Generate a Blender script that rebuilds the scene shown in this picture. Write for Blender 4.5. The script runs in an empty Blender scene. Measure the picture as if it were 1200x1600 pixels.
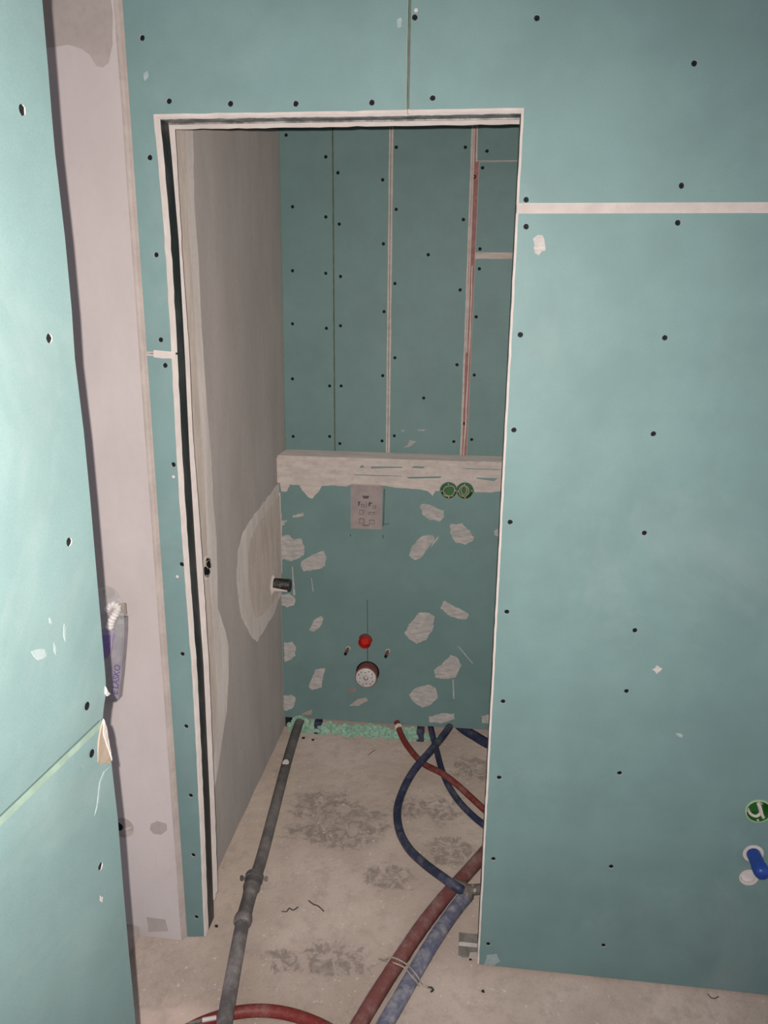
import bpy, bmesh, math, random
from mathutils import Vector, Matrix, noise
from mathutils.geometry import tessellate_polygon

random.seed(7)
scene = bpy.context.scene
COL = scene.collection

# ------------------------------------------------------------------ camera
FPX = 1200.0                         # focal length in pixels of the 1200x1600 frame
CAM = Vector((0.0, -1.70, 1.70))     # hand-held phone, 1.7 m from the partition
AX = Vector((0.99292657, 0.04119004, -0.11135625))    # world axes seen in camera axes (x right, y down, z forward)
AY = Vector((0.11815817, -0.25086269, 0.96078434))
AZ = Vector((0.01163961, -0.96714595, -0.25395517))
M = Matrix((AX, AY, AZ))
cam_data = bpy.data.cameras.new('camera')
cam_data.sensor_width = 36.0
cam_data.lens = 36.0 * FPX / 1600.0
cam_data.clip_start = 0.02
cam = bpy.data.objects.new('camera', cam_data)
R = Matrix((M @ Vector((1, 0, 0)), M @ Vector((0, -1, 0)), M @ Vector((0, 0, -1)))).transposed()
cam.matrix_world = Matrix.Translation(CAM) @ R.to_4x4()
COL.objects.link(cam)
scene.camera = cam

# ------------------------------------------------------------------ light: the phone's flash and a dim room
world = bpy.data.worlds.new('world')
scene.world = world
world.use_nodes = True
bg = world.node_tree.nodes['Background']
bg.inputs['Color'].default_value = (0.86, 0.88, 1.0, 1)
bg.inputs['Strength'].default_value = 0.42
fl = bpy.data.lights.new('phone_flash', 'SPOT')
fl.energy = 144.0
fl.color = (1.0, 0.965, 0.93)
fl.spot_size = math.radians(113)
fl.spot_blend = 1.0
fl.shadow_soft_size = 0.0035
flash = bpy.data.objects.new('phone_flash', fl)
flash.location = CAM + M @ Vector((-0.0245, -0.019, 0.0))
flash.matrix_world = Matrix.Translation(flash.location) @ R.to_4x4() @ Matrix.Rotation(math.radians(6), 4, 'Y')
COL.objects.link(flash)
vs = scene.view_settings
vs.view_transform = 'Standard'
vs.look = 'None'
vs.gamma = 1.0
vs.use_curve_mapping = False
vs.exposure = 0.0

# ------------------------------------------------------------------ geometry helpers
def ray(px, py):
    return M @ Vector((px - 600, py - 800, FPX))

def W(px, py, ax, val):
    """point where the sight line of a photo pixel meets the plane x/y/z = val"""
    r = ray(px, py)
    i = 'xyz'.index(ax)
    return CAM + r * ((val - CAM[i]) / r[i])

def new_obj(name, bm, mats, parent=None, smooth=False):
    bmesh.ops.recalc_face_normals(bm, faces=bm.faces[:])
    me = bpy.data.meshes.new(name)
    bm.to_mesh(me)
    bm.free()
    for m in (mats if isinstance(mats, (list, tuple)) else [mats]):
        me.materials.append(m)
    if smooth:
        for p in me.polygons:
            p.use_smooth = True
        try:
            me.set_sharp_from_angle(angle=math.radians(40))
        except Exception:
            pass
    o = bpy.data.objects.new(name, me)
    COL.objects.link(o)
    if parent is not None:
        o.parent = parent
    return o

def link_copy(src, name, loc, parent, rot=None):
    o = src.copy()
    o.name = name
    COL.objects.link(o)
    o.location = loc
    if rot is not None:
        o.rotation_euler = rot
    o.parent = parent
    return o

def tag(o, label, cat, group=None, kind=None):
    o['label'] = label
    o['category'] = cat
    if group:
        o['group'] = group
    if kind:
        o['kind'] = kind
    return o

def empty(name, label, cat, loc=(0, 0, 0), group=None, kind=None):
    o = bpy.data.objects.new(name, None)
    o.empty_display_size = 0.05
    COL.objects.link(o)
    o.location = loc
    return tag(o, label, cat, group, kind)

def wavy(pts, amp=0.0009, step=0.03, closed=True, seed=0.0, keep=()):
    """subdivide a 2D outline and ruffle it"""
    out = []
    n = len(pts)
    for i in range(n if closed else n - 1):
        a = Vector(pts[i]); b = Vector(pts[(i + 1) % n])
        L = (b - a).length
        k = 1 if i in keep else max(1, int(L / step))
        nx = Vector((-(b - a).y, (b - a).x))
        nx = nx / L if L > 1e-9 else nx
        for j in range(k):
            p = a.lerp(b, j / k)
            if j > 0 or i not in keep:
                w = noise.noise(Vector((p.x * 34 + seed, p.y * 34, seed))) + 0.7 * noise.noise(Vector((p.x * 160, p.y * 160, seed + 3)))
                p = p + nx * w * amp if j > 0 else p
            out.append((p.x, p.y))
    if not closed:
        out.append(tuple(pts[-1]))
    return out

def area2(p):
    return sum(p[i][0] * p[(i + 1) % len(p)][1] - p[(i + 1) % len(p)][0] * p[i][1] for i in range(len(p)))

def inset(pts, d):
    """offset a CCW outline inwards; d is a number or a list of one distance per edge"""
    n = len(pts)
    ds = d if isinstance(d, (list, tuple)) else [d] * n
    out = []
    for i in range(n):
        p0 = Vector(pts[i - 1]); p1 = Vector(pts[i]); p2 = Vector(pts[(i + 1) % n])
        e1 = (p1 - p0).normalized(); e2 = (p2 - p1).normalized()
        n1 = Vector((-e1.y, e1.x)); n2 = Vector((-e2.y, e2.x))
        a = ds[i - 1]; b = ds[i]
        det = e1.x * e2.y - e1.y * e2.x
        if abs(det) < 0.15:
            q = p1 + (n1 * a + n2 * b) * 0.5
        else:
            q1 = p1 + n1 * a; q2 = p1 + n2 * b
            t = ((q2.x - q1.x) * e2.y - (q2.y - q1.y) * e2.x) / det
            q = q1 + e1 * t
        out.append((q.x, q.y))
    return out

def circle2(c, r, n=10, jit=0.0):
    return [(c[0] + r * (1 + random.uniform(-jit, jit)) * math.cos(2 * math.pi * i / n),
             c[1] + r * (1 + random.uniform(-jit, jit)) * math.sin(2 * math.pi * i / n)) for i in range(n)]

def plate(name, mp, outer, d0, d1, mats, parent=None, holes=(), through=(), chamfer=None, chd=0.003, hole_depth=0.004, dfun=None):
    """a flat board with thickness; mp(u, v, d) places it, d runs into the wall.
    material 0 = face, 1 = cut edges, chamfers and hole walls"""
    bm = bmesh.new()
    df = dfun or (lambda u, v: 0.0)
    V = lambda p, d: bm.verts.new(mp(p[0], p[1], d + df(p[0], p[1])))
    if area2(outer) < 0:
        outer = outer[::-1]
        if isinstance(chamfer, list):
            c = chamfer[::-1]
            chamfer = c[1:] + c[:1]
    front = inset(outer, chamfer) if chamfer else outer
    fv = [V(p, d0) for p in front]
    ev = [V(p, d0 + chd) for p in outer] if chamfer else fv
    bv = [bm.verts.new(mp(p[0], p[1], d1)) for p in outer]
    n = len(outer)
    def side(a, b, mi):
        m = len(a)
        for i in range(m):
            j = (i + 1) % m
            try:
                f = bm.faces.new((a[i], a[j], b[j], b[i])); f.material_index = mi
            except ValueError:
                pass
    if chamfer:
        side(fv, ev, 1)
    side(ev, bv, 1)
    hv = []
    for h in list(holes):
        a = [V(p, d0) for p in h]
        b = [V(p, d0 + hole_depth) for p in h]
        side(a, b, 1); hv.append((h, a))
    tb = []
    for h in list(through):
        a = [V(p, d0) for p in h]
        b = [bm.verts.new(mp(p[0], p[1], d1)) for p in h]
        side(a, b, 1); hv.append((h, a)); tb.append((h, b))
    def fill(poly, pv, hs, mi):
        polys = [[Vector((p[0], p[1], 0)) for p in poly]] + [[Vector((p[0], p[1], 0)) for p in h] for h, _ in hs]
        allv = list(pv)
        for _, a in hs:
            allv += a
        for t in tessellate_polygon(polys):
            try:
                f = bm.faces.new([allv[k] for k in t]); f.material_index = mi
            except ValueError:
                pass
    fill(front, fv, hv, 0)
    fill(outer, bv, tb, 0)
    return new_obj(name, bm, mats, parent)

def box_bm(bm, lo, hi, bevel=0.0, mi=0):
    vs_ = [bm.verts.new((x, y, z)) for x in (lo[0], hi[0]) for y in (lo[1], hi[1]) for z in (lo[2], hi[2])]
    fs = []
    for q in ((0, 1, 3, 2), (4, 6, 7, 5), (0, 4, 5, 1), (2, 3, 7, 6), (0, 2, 6, 4), (1, 5, 7, 3)):
        f = bm.faces.new([vs_[k] for k in q]); f.material_index = mi; fs.append(f)
    if bevel:
        es = list({e for f in fs for e in f.edges})
        bmesh.ops.bevel(bm, geom=es, offset=bevel, segments=2, affect='EDGES', profile=0.6)

def box(name, lo, hi, mat, parent=None, bevel=0.0):
    bm = bmesh.new()
    box_bm(bm, lo, hi, bevel)
    return new_obj(name, bm, mat, parent)

def spline(pts, per=10):
    pts = [Vector(p) for p in pts]
    P = [pts[0] * 2 - pts[1]] + pts + [pts[-1] * 2 - pts[-2]]
    out = []
    for i in range(1, len(P) - 2):
        p0, p1, p2, p3 = P[i - 1:i + 3]
        for k in range(per):
            t = k / per
            out.append(0.5 * ((2 * p1) + (p2 - p0) * t + (2 * p0 - 5 * p1 + 4 * p2 - p3) * t * t + (3 * p1 - p0 - 3 * p2 + p3) * t ** 3))
    out.append(pts[-1])
    return out

def tube_bm(bm, path, rad, n=14, cap=True, prof=None, mi=0, flat=1.0):
    """sweep a round (or lightly ridged) section along a path; rad is a number or one per point"""
    path = [Vector(p) for p in path]
    m = len(path)
    rs = rad if isinstance(rad, (list, tuple)) else [rad] * m
    T = []
    for i in range(m):
        a = path[max(0, i - 1)]; b = path[min(m - 1, i + 1)]
        d = b - a
        T.append(d.normalized() if d.length > 1e-9 else (T[-1] if T else Vector((1, 0, 0))))
    up = Vector((0, 0, 1))
    if abs(T[0].dot(up)) > 0.95:
        up = Vector((0, 1, 0))
    N = (up - T[0] * up.dot(T[0])).normalized()
    rings = []
    for i in range(m):
        N = (N - T[i] * N.dot(T[i])).normalized()
        B = T[i].cross(N)
        ring = []
        for k in range(n):
            a = 2 * math.pi * k / n
            r = rs[i] * (prof(a) if prof else 1.0)
            ring.append(bm.verts.new(path[i] + N * math.cos(a) * r * flat + B * math.sin(a) * r))
        rings.append(ring)
    for i in range(m - 1):
        for k in range(n):
            f = bm.faces.new((rings[i][k], rings[i][(k + 1) % n], rings[i + 1][(k + 1) % n], rings[i + 1][k]))
            f.material_index = mi
    if cap:
        bm.faces.new(rings[0][::-1]).material_index = mi
        bm.faces.new(rings[-1]).material_index = mi
    return rings

def tube(name, path, rad, mat, parent=None, n=14, cap=True, prof=None, flat=1.0):
    bm = bmesh.new()
    tube_bm(bm, path, rad, n, cap, prof, 0, flat)
    return new_obj(name, bm, mat, parent, smooth=True)

def lathe(name, origin, axis, prof, mat, parent=None, n=28):
    """prof: list of (distance along axis, radius); closed at radius 0"""
    axis = Vector(axis).normalized()
    u = axis.orthogonal().normalized(); w = axis.cross(u)
    origin = Vector(origin)
    bm = bmesh.new()
    rings = []
    for (t, r) in prof:
        c = origin + axis * t
        if r <= 1e-6:
            rings.append([bm.verts.new(c)])
        else:
            rings.append([bm.verts.new(c + (u * math.cos(2 * math.pi * k / n) + w * math.sin(2 * math.pi * k / n)) * r) for k in range(n)])
    for a, b in zip(rings, rings[1:]):
        for k in range(n):
            j = (k + 1) % n
            if len(a) == 1 and len(b) == 1:
                continue
            if len(a) == 1:
                bm.faces.new((a[0], b[j], b[k]))
            elif len(b) == 1:
                bm.faces.new((a[k], a[j], b[0]))
            else:
                bm.faces.new((a[k], a[j], b[j], b[k]))
    return new_obj(name, bm, mat, parent, smooth=True)

# ------------------------------------------------------------------ materials
class NT:
    def __init__(self, name):
        self.m = bpy.data.materials.new(name)
        self.m.use_nodes = True
        self.nt = self.m.node_tree
        self.b = self.nt.nodes['Principled BSDF']
        self.tc = self.nt.nodes.new('ShaderNodeTexCoord')
    def n(self, t, **kw):
        x = self.nt.nodes.new(t)
        for k, v in kw.items():
            setattr(x, k, v)
        return x
    def l(self, a, b):
        self.nt.links.new(a, b)
    def noise(self, scale, detail=4, rough=0.55, stretch=None, dist=0.0, off=(0, 0, 0)):
        mp = self.n('ShaderNodeMapping')
        mp.inputs['Scale'].default_value = stretch or (1, 1, 1)
        mp.inputs['Location'].default_value = off
        self.l(self.tc.outputs['Object'], mp.inputs['Vector'])
        x = self.n('ShaderNodeTexNoise')
        x.inputs['Scale'].default_value = scale
        x.inputs['Detail'].default_value = detail
        x.inputs['Roughness'].default_value = rough
        x.inputs['Distortion'].default_value = dist
        self.l(mp.outputs['Vector'], x.inputs['Vector'])
        return x.outputs['Fac']
    def ramp(self, fac, lo, hi, a=0.0, b=1.0):
        x = self.n('ShaderNodeMapRange')
        x.interpolation_type = 'SMOOTHSTEP'
        x.inputs['From Min'].default_value = lo
        x.inputs['From Max'].default_value = hi
        x.inputs['To Min'].default_value = a
        x.inputs['To Max'].default_value = b
        self.l(fac, x.inputs['Value'])
        return x.outputs['Result']
    def math(self, op, a, b):
        x = self.n('ShaderNodeMath', operation=op)
        for i, v in enumerate((a, b)):
            if isinstance(v, (int, float)):
                x.inputs[i].default_value = v
            else:
                self.l(v, x.inputs[i])
        return x.outputs[0]
    def mix(self, fac, a, b):
        x = self.n('ShaderNodeMix', data_type='RGBA')
        for s, v in (('A', a), ('B', b)):
            i = [q for q in x.inputs if q.name == s and q.type == 'RGBA'][0]
            if isinstance(v, tuple):
                i.default_value = (*v[:3], 1)
            else:
                self.l(v, i)
        if isinstance(fac, (int, float)):
            x.inputs[0].default_value = fac
        else:
            self.l(fac, x.inputs[0])
        return [q for q in x.outputs if q.type == 'RGBA'][0]
    def ellipse(self, c, r):
        """1 inside an ellipsoid in object coordinates, falling to 0 at its rim"""
        mp = self.n('ShaderNodeMapping')
        mp.vector_type = 'POINT'
        mp.inputs['Scale'].default_value = (1 / r[0], 1 / r[1], 1 / r[2])
        mp.inputs['Location'].default_value = (-c[0] / r[0], -c[1] / r[1], -c[2] / r[2])
        self.l(self.tc.outputs['Object'], mp.inputs['Vector'])
        ln = self.n('ShaderNodeVectorMath', operation='LENGTH')
        self.l(mp.outputs['Vector'], ln.inputs[0])
        return self.ramp(ln.outputs['Value'], 0.35, 1.0, 1.0, 0.0)
    def color(self, c):
        if isinstance(c, tuple):
            self.b.inputs['Base Color'].default_value = (*c[:3], 1)
        else:
            self.l(c, self.b.inputs['Base Color'])
        return self
    def rough(self, r, spec=0.5, metal=0.0):
        if isinstance(r, (int, float)):
            self.b.inputs['Roughness'].default_value = r
        else:
            self.l(r, self.b.inputs['Roughness'])
        self.b.inputs['Specular IOR Level'].default_value = spec
        self.b.inputs['Metallic'].default_value = metal
        if not isinstance(r, (int, float)) or r >= 0.8:
            self.b.inputs['Diffuse Roughness'].default_value = 1.0
        return self
    def bump(self, h, strength=0.3, dist=0.001):
        x = self.n('ShaderNodeBump')
        x.inputs['Strength'].default_value = strength
        x.inputs['Distance'].default_value = dist
        self.l(h, x.inputs['Height'])
        self.l(x.outputs['Normal'], self.b.inputs['Normal'])
        return self

def board_mat(name, base, dusty=0.5, scuff=0.62):
    t = NT(name)
    mott = t.noise(6, 4, 0.6)
    fib = t.noise(420, 2, 0.5)
    c = t.mix(t.ramp(mott, 0.3, 0.7), tuple(v * 0.93 for v in base), tuple(v * 1.06 for v in base))
    c = t.mix(t.ramp(fib, 0.3, 0.7, 0, 0.22), c, tuple(v * 0.7 for v in base))
    dust = t.noise(2.3, 5, 0.7, dist=0.6)
    c = t.mix(t.ramp(dust, 0.48, 0.85, 0, dusty), c, (0.55, 0.56, 0.53))
    sc = t.math('MULTIPLY', t.ramp(t.noise(14, 6, 0.75, stretch=(1.5, 1.5, 0.8)), scuff, scuff + 0.16), t.ramp(t.noise(3.1, 2), 0.5, 0.7))
    c = t.mix(sc, c, (0.50, 0.52, 0.49))
    t.color(c).rough(0.55, 0.35).bump(fib, 0.15, 0.0006)
    return t.m

def plaster_mat(name, a, b, scale=5.0, bump=0.25, streak=(1, 1, 1), speck=0.0, dark=(0.2, 0.17, 0.15), veins=0.18, retro=1.0):
    t = NT(name)
    n1 = t.noise(scale, 6, 0.62, stretch=streak)
    n2 = t.noise(60, 4, 0.6)
    c = t.mix(t.ramp(n1, 0.3, 0.72), a, b)
    c = t.mix(t.ramp(n2, 0.45, 0.8, 0, veins), c, dark)
    if speck:
        c = t.mix(t.ramp(t.noise(95, 2, 0.5), 0.68, 0.76, 0, speck), c, dark)
    t.rough(0.85, 0.25).b.inputs['Diffuse Roughness'].default_value = retro
    t.color(c).bump(t.math('ADD', n2, t.math('MULTIPLY', n1, 2.0)), bump, 0.002)
    return t.m

def plastic_mat(name, base, dust=(0.42, 0.38, 0.35), amount=0.6, rough=0.45, scale=18, stretch=(1, 1, 1)):
    t = NT(name)
    n1 = t.noise(scale, 5, 0.7, stretch=stretch)
    n2 = t.noise(scale * 7, 3, 0.6)
    f = t.math('ADD', t.ramp(n1, 0.42, 0.72, 0, amount), t.ramp(n2, 0.55, 0.75, 0, amount * 0.4))
    x = t.n('ShaderNodeClamp'); t.l(f, x.inputs['Value'])
    t.color(t.mix(x.outputs[0], base, dust)).rough(rough, 0.4).bump(n2, 0.15, 0.0006)
    return t.m

def plain(name, base, rough=0.5, metal=0.0, spec=0.5):
    t = NT(name)
    n1 = t.noise(40, 3)
    t.color(t.mix(t.ramp(n1, 0.35, 0.7), tuple(v * 0.88 for v in base), tuple(min(1, v * 1.08) for v in base))).rough(rough, spec, metal)
    return t.m

GREEN = (0.200, 0.305, 0.292)
m_board = board_mat('green_moisture_board', GREEN, 0.18, 0.66)
m_board_near = board_mat('green_moisture_board_dusty', (0.238, 0.345, 0.330), 0.30, 0.58)
m_board_in = board_mat('green_moisture_board_inner', (0.220, 0.335, 0.316), 0.10, 0.66)  # same board coloured lighter, standing in for light missing in the toilet room
m_paper = plain('green_board_edge_paper', (0.25, 0.34, 0.27), 0.7)
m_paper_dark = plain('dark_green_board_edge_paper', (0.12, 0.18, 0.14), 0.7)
m_gyps = plaster_mat('gypsum_core', (0.60, 0.52, 0.48), (0.70, 0.62, 0.57), 30, 0.4)
m_gyps_near = plaster_mat('gypsum_core_near', (0.60, 0.52, 0.48), (0.70, 0.62, 0.57), 30, 0.4, retro=0.0)
m_comp = plaster_mat('joint_compound', (0.70, 0.60, 0.545), (0.82, 0.72, 0.66), 14, 0.3, (1, 1, 4))
m_smear = plaster_mat('thin_compound_smear', (0.50, 0.47, 0.445), (0.72, 0.64, 0.60), 26, 0.3, (1, 1, 3.5))
m_scuff = plaster_mat('faint_white_scuff', (0.29, 0.385, 0.37), (0.42, 0.475, 0.455), 40, 0.1, retro=0.0)
m_tab = plaster_mat('dusty_steel_tab', (0.17, 0.15, 0.135), (0.30, 0.265, 0.24), 30, 0.1)
m_plaster = plaster_mat('pinkish_wall_plaster', (0.51, 0.44, 0.425), (0.58, 0.51, 0.495), 3.2, 0.12, (1, 1, 0.5), veins=0.05)
m_plaster_damp = plaster_mat('damp_brown_plaster', (0.40, 0.335, 0.31), (0.455, 0.385, 0.36), 6, 0.15)
m_plaster_edge = plaster_mat('plaster_edge', (0.42, 0.35, 0.315), (0.52, 0.44, 0.40), 12, 0.3)
m_grey = plaster_mat('grey_cement_plaster', (0.305, 0.268, 0.242), (0.36, 0.315, 0.286), 4.5, 0.18, (1, 1.6, 0.45), 0.1)
m_greyl = plaster_mat('light_cement_smear', (0.47, 0.41, 0.37), (0.58, 0.51, 0.465), 9, 0.22, (1, 2, 0.4), 0.1)
m_greyb = plaster_mat('brown_cement_patch', (0.42, 0.345, 0.295), (0.52, 0.435, 0.375), 12, 0.4, (1, 2.5, 0.6))
m_metal = NT('dull_galvanised_steel')
_n = m_metal.noise(22, 5, 0.7, stretch=(1, 1, 0.35))
m_metal.color(m_metal.mix(m_metal.ramp(_n, 0.35, 0.7), (0.13, 0.135, 0.13), (0.55, 0.52, 0.49))).rough(0.42, 0.5, 0.3)
m_metal = m_metal.m
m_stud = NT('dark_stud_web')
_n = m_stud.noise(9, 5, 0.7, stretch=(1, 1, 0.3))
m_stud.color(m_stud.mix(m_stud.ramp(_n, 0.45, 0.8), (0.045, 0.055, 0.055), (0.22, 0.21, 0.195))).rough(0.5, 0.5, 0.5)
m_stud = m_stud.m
m_screw = plain('black_phosphate_screw', (0.010, 0.011, 0.012), 0.6, 0.0, 0.2)
m_pink = plain('red_fire_board', (0.52, 0.255, 0.23), 0.8)
m_brown = plain('torn_brown_paper', (0.44, 0.34, 0.25), 0.7)
m_foam = plaster_mat('green_foam', (0.26, 0.46, 0.33), (0.56, 0.76, 0.61), 70, 0.8)  # darker noise paints the shade in crevices between the bubbles
m_drain = plastic_mat('grey_drain_plastic', (0.15, 0.135, 0.13), (0.42, 0.365, 0.34), 0.65, 0.5, 7, (1, 1, 1))
m_drain_l = plastic_mat('dusty_grey_drain_plastic', (0.16, 0.142, 0.138), (0.46, 0.40, 0.375), 0.85, 0.55, 9)
m_red = plastic_mat('red_pipe_sleeve', (0.25, 0.035, 0.028), (0.40, 0.27, 0.24), 0.45, 0.5, 16)
m_redd = plastic_mat('dusty_red_pipe_insulation', (0.25, 0.085, 0.075), (0.42, 0.27, 0.24), 0.8, 0.6, 14)
m_blue = plastic_mat('blue_pipe_sleeve', (0.034, 0.042, 0.095), (0.27, 0.25, 0.27), 0.5, 0.5, 16)
m_blued = plastic_mat('dusty_blue_pipe_insulation', (0.16, 0.165, 0.24), (0.46, 0.42, 0.43), 1.0, 0.6, 24)
m_seam = plain('dusty_foam_seam', (0.42, 0.34, 0.33), 0.8)
m_brass = plastic_mat('dusty_brass_fitting', (0.20, 0.165, 0.14), (0.34, 0.29, 0.26), 0.6, 0.45, 40)
m_bolt = plain('bright_bolt', (0.70, 0.66, 0.60), 0.35, 0.7)
m_redplug = plain('red_plastic_plug', (0.62, 0.03, 0.02), 0.4)
m_redbody = plain('dusty_red_outlet', (0.36, 0.115, 0.10), 0.6)
m_white = plain('white_plastic', (0.80, 0.72, 0.68), 0.5)
m_cover = plaster_mat('dusty_cream_plastic', (0.46, 0.375, 0.355), (0.55, 0.455, 0.43), 20, 0.1)
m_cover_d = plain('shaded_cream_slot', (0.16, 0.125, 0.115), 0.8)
m_print = plain('grey_print', (0.26, 0.22, 0.22), 0.8)
m_gbox = plain('green_socket_plastic', (0.035, 0.165, 0.030), 0.45)
m_gboxl = plain('pale_green_socket_rim', (0.42, 0.56, 0.33), 0.5)
m_cable = plain('cream_cable', (0.52, 0.44, 0.35), 0.5)
m_cablew = plain('white_cable', (0.64, 0.56, 0.50), 0.5)
m_black = plastic_mat('black_pipe_plastic', (0.014, 0.012, 0.012), (0.40, 0.35, 0.31), 0.35, 0.45, 30)
m_blueplug = plain('bright_blue_plug', (0.020, 0.065, 0.33), 0.35)
m_rod = plain('copper_rod', (0.27, 0.10, 0.075), 0.5, 0.3)
m_purple = plain('purple_print', (0.20, 0.13, 0.34), 0.5)
m_lilac = plain('lilac_print', (0.40, 0.32, 0.46), 0.5)
m_bag = plain('grey_packaging', (0.37, 0.335, 0.35), 0.45)
m_flap = plain('brown_tape_flap', (0.36, 0.29, 0.235), 0.5)
m_crumb = plain('dark_crumb', (0.03, 0.028, 0.026), 0.9)
m_clear = NT('clear_plastic_film')
m_clear.color((0.80, 0.78, 0.76)).rough(0.25, 0.5)
m_clear.b.inputs['Alpha'].default_value = 0.22
m_clear = m_clear.m

# floor: dusty screed with worn dark patches
t = NT('dusty_concrete_screed')
n1 = t.noise(2.6, 7, 0.66)
n2 = t.noise(21, 6, 0.68)
n3 = t.noise(120, 3, 0.6)
c = t.mix(t.ramp(n1, 0.32, 0.68), (0.49, 0.385, 0.320), (0.66, 0.54, 0.465))
c = t.mix(t.ramp(n2, 0.40, 0.72, 0, 0.55), c, (0.38, 0.295, 0.245))
c = t.mix(t.ramp(n3, 0.56, 0.80, 0, 0.30), c, (0.21, 0.17, 0.15))
spots = None
for (px, py, rx, ry) in ((505, 1258, 0.15, 0.11), (560, 1285, 0.12, 0.12), (530, 1308, 0.14, 0.07), (640, 1262, 0.09, 0.08), (690, 1265, 0.08, 0.10),
                         (705, 1330, 0.10, 0.09), (610, 1370, 0.10, 0.07), (525, 1498, 0.115, 0.07), (440, 1500, 0.07, 0.05), (480, 1300, 0.12, 0.06), (740, 1200, 0.10, 0.1)):
    p = W(px, py, 'z', 0)
    e = t.ellipse((p.x, p.y, 0), (rx * 1.5, ry * 1.5, 1))
    spots = e if spots is None else t.math('MAXIMUM', spots, e)
worn = t.ramp(t.math('ADD', t.noise(24, 9, 0.82, dist=0.8), t.math('MULTIPLY', t.math('SUBTRACT', spots, 1.0), 0.24)), 0.43, 0.57)
c = t.mix(t.math('MULTIPLY', worn, 0.58), c, (0.17, 0.145, 0.13))
p = W(280, 1590, 'z', 0)
c = t.mix(t.math('MULTIPLY', t.ellipse((p.x, p.y - 0.02, 0), (0.16, 0.09, 1)), t.ramp(t.noise(8, 3), 0.3, 0.5)), c, (0.74, 0.58, 0.50))
edge = t.ellipse((-0.66, 0.55, 0), (0.11, 0.75, 1))
c = t.mix(t.math('MULTIPLY', edge, t.ramp(t.noise(30, 5, 0.7), 0.35, 0.6, 0, 0.55)), c, (0.64, 0.52, 0.41))
c = t.mix(t.ramp(t.noise(75, 2, 0.5, off=(3, 1, 0)), 0.66, 0.72, 0, 0.6), c, (0.78, 0.68, 0.60))
t.color(c).rough(0.9, 0.2).bump(t.math('ADD', t.math('MULTIPLY', n2, 2.5), n3), 0.5, 0.004)
m_floor = t.m

# ------------------------------------------------------------------ shared small pieces
def screw_mesh():
    bm = bmesh.new()
    n = 12
    r0 = [bm.verts.new((0.0064 * math.cos(2 * math.pi * i / n), 0.0012, 0.0064 * math.sin(2 * math.pi * i / n))) for i in range(n)]
    r1 = [bm.verts.new((0.0043 * math.cos(2 * math.pi * i / n), 0.0022, 0.0043 * math.sin(2 * math.pi * i / n))) for i in range(n)]
    r2 = [bm.verts.new(((0.0028 if i % 3 == 0 else 0.0010) * math.cos(2 * math.pi * i / n), 0.0023, (0.0028 if i % 3 == 0 else 0.0010) * math.sin(2 * math.pi * i / n))) for i in range(n)]
    c = bm.verts.new((0, 0.0038, 0))
    for i in range(n):
        j = (i + 1) % n
        bm.faces.new((r0[i], r0[j], r1[j], r1[i]))
        bm.faces.new((r1[i], r1[j], r2[j], r2[i]))
        bm.faces.new((r2[i], r2[j], c))
    me = bpy.data.meshes.new('screw')
    bm.to_mesh(me); bm.free()
    me.materials.append(m_screw)
    return me
SCREW = screw_mesh()

def screw(loc, parent, rotz=0.0, s=1.0):
    o = bpy.data.objects.new('screw', SCREW)
    COL.objects.link(o)
    o.location = loc
    o.rotation_euler = (0, 0, rotz)
    o.scale = (s, s, s)
    o.parent = parent

def front_map(y0):
    return lambda u, v, d: (u, y0 + d, v)

def uvy(px, py, y):
    p = W(px, py, 'y', y)
    return (p.x, p.z)

def board_y(name, outer, y0, thick, pxs, parent, mats, chamfer=None, chd=0.003, through=(), hr=0.0058, ss=1.0, wav=None):
    cs = [uvy(px, py, y0) for px, py in pxs]
    o = plate(name, front_map(y0), outer, 0, thick, mats, parent, holes=[circle2(c, hr, 10, 0.08) for c in cs], through=through, chamfer=chamfer, chd=chd)
    for c in cs:
        screw((c[0], y0, c[1]), o, 0, ss)
    return o

def patch_y(name, pxs, y0, th, mat, parent, amp=0.0022, step=0.012, holes=(), cham=0.0012):
    """a smear of compound on a wall plane that faces the camera"""
    pts = [uvy(px, py, y0) for px, py in pxs]
    if area2(pts) < 0:
        pts = pts[::-1]
    pts = wavy(pts, amp, step, True, random.uniform(0, 50))
    hs = [[uvy(px, py, y0) for px, py in h] for h in holes]
    return plate(name, lambda u, v, d: (u, y0 - th + d, v), pts, 0, th + 0.0004, [mat, mat], parent, through=hs, chamfer=cham, chd=th * 0.7)

# ================================================================== FLOOR
bm = bmesh.new()
NX, NY = 90, 110
g = [[bm.verts.new((-1.7 + 3.4 * i / NX, -2.6 + 4.1 * j / NY, 0.0025 * noise.noise(Vector((i * 0.22, j * 0.22, 0))) - 0.0012)) for j in range(NY + 1)] for i in range(NX + 1)]
for i in range(NX):
    for j in range(NY):
        bm.faces.new((g[i][j], g[i + 1][j], g[i + 1][j + 1], g[i][j + 1]))
floor = new_obj('floor', bm, m_floor, None, True)
tag(floor, 'dusty grey brown concrete screed floor with dark worn patches', 'floor', kind='structure')

# ================================================================== PARTITION WITH THE DOOR OPENING
OL, OR, OT = -0.6897, 0.0690, 2.088        # opening
SLB, SLT = -0.7376, -0.7472                # left end of the partition (bottom, top)
TOP = 2.62
YB = 0.010
wf = empty('wall_front', 'green plasterboard partition facing the camera with tall doorway opening', 'wall', kind='structure')
LAY = 0.025
zj = uvy(1000, 325, 0)[1]                  # filled horizontal joint on the right
zjl = uvy(255, 553, 0)[1]
xj = uvy(638, 90, 0)[0]
def leftx(z):
    return SLB + (SLT - SLB) * (z / 2.3)
G = 0.0015
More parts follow.
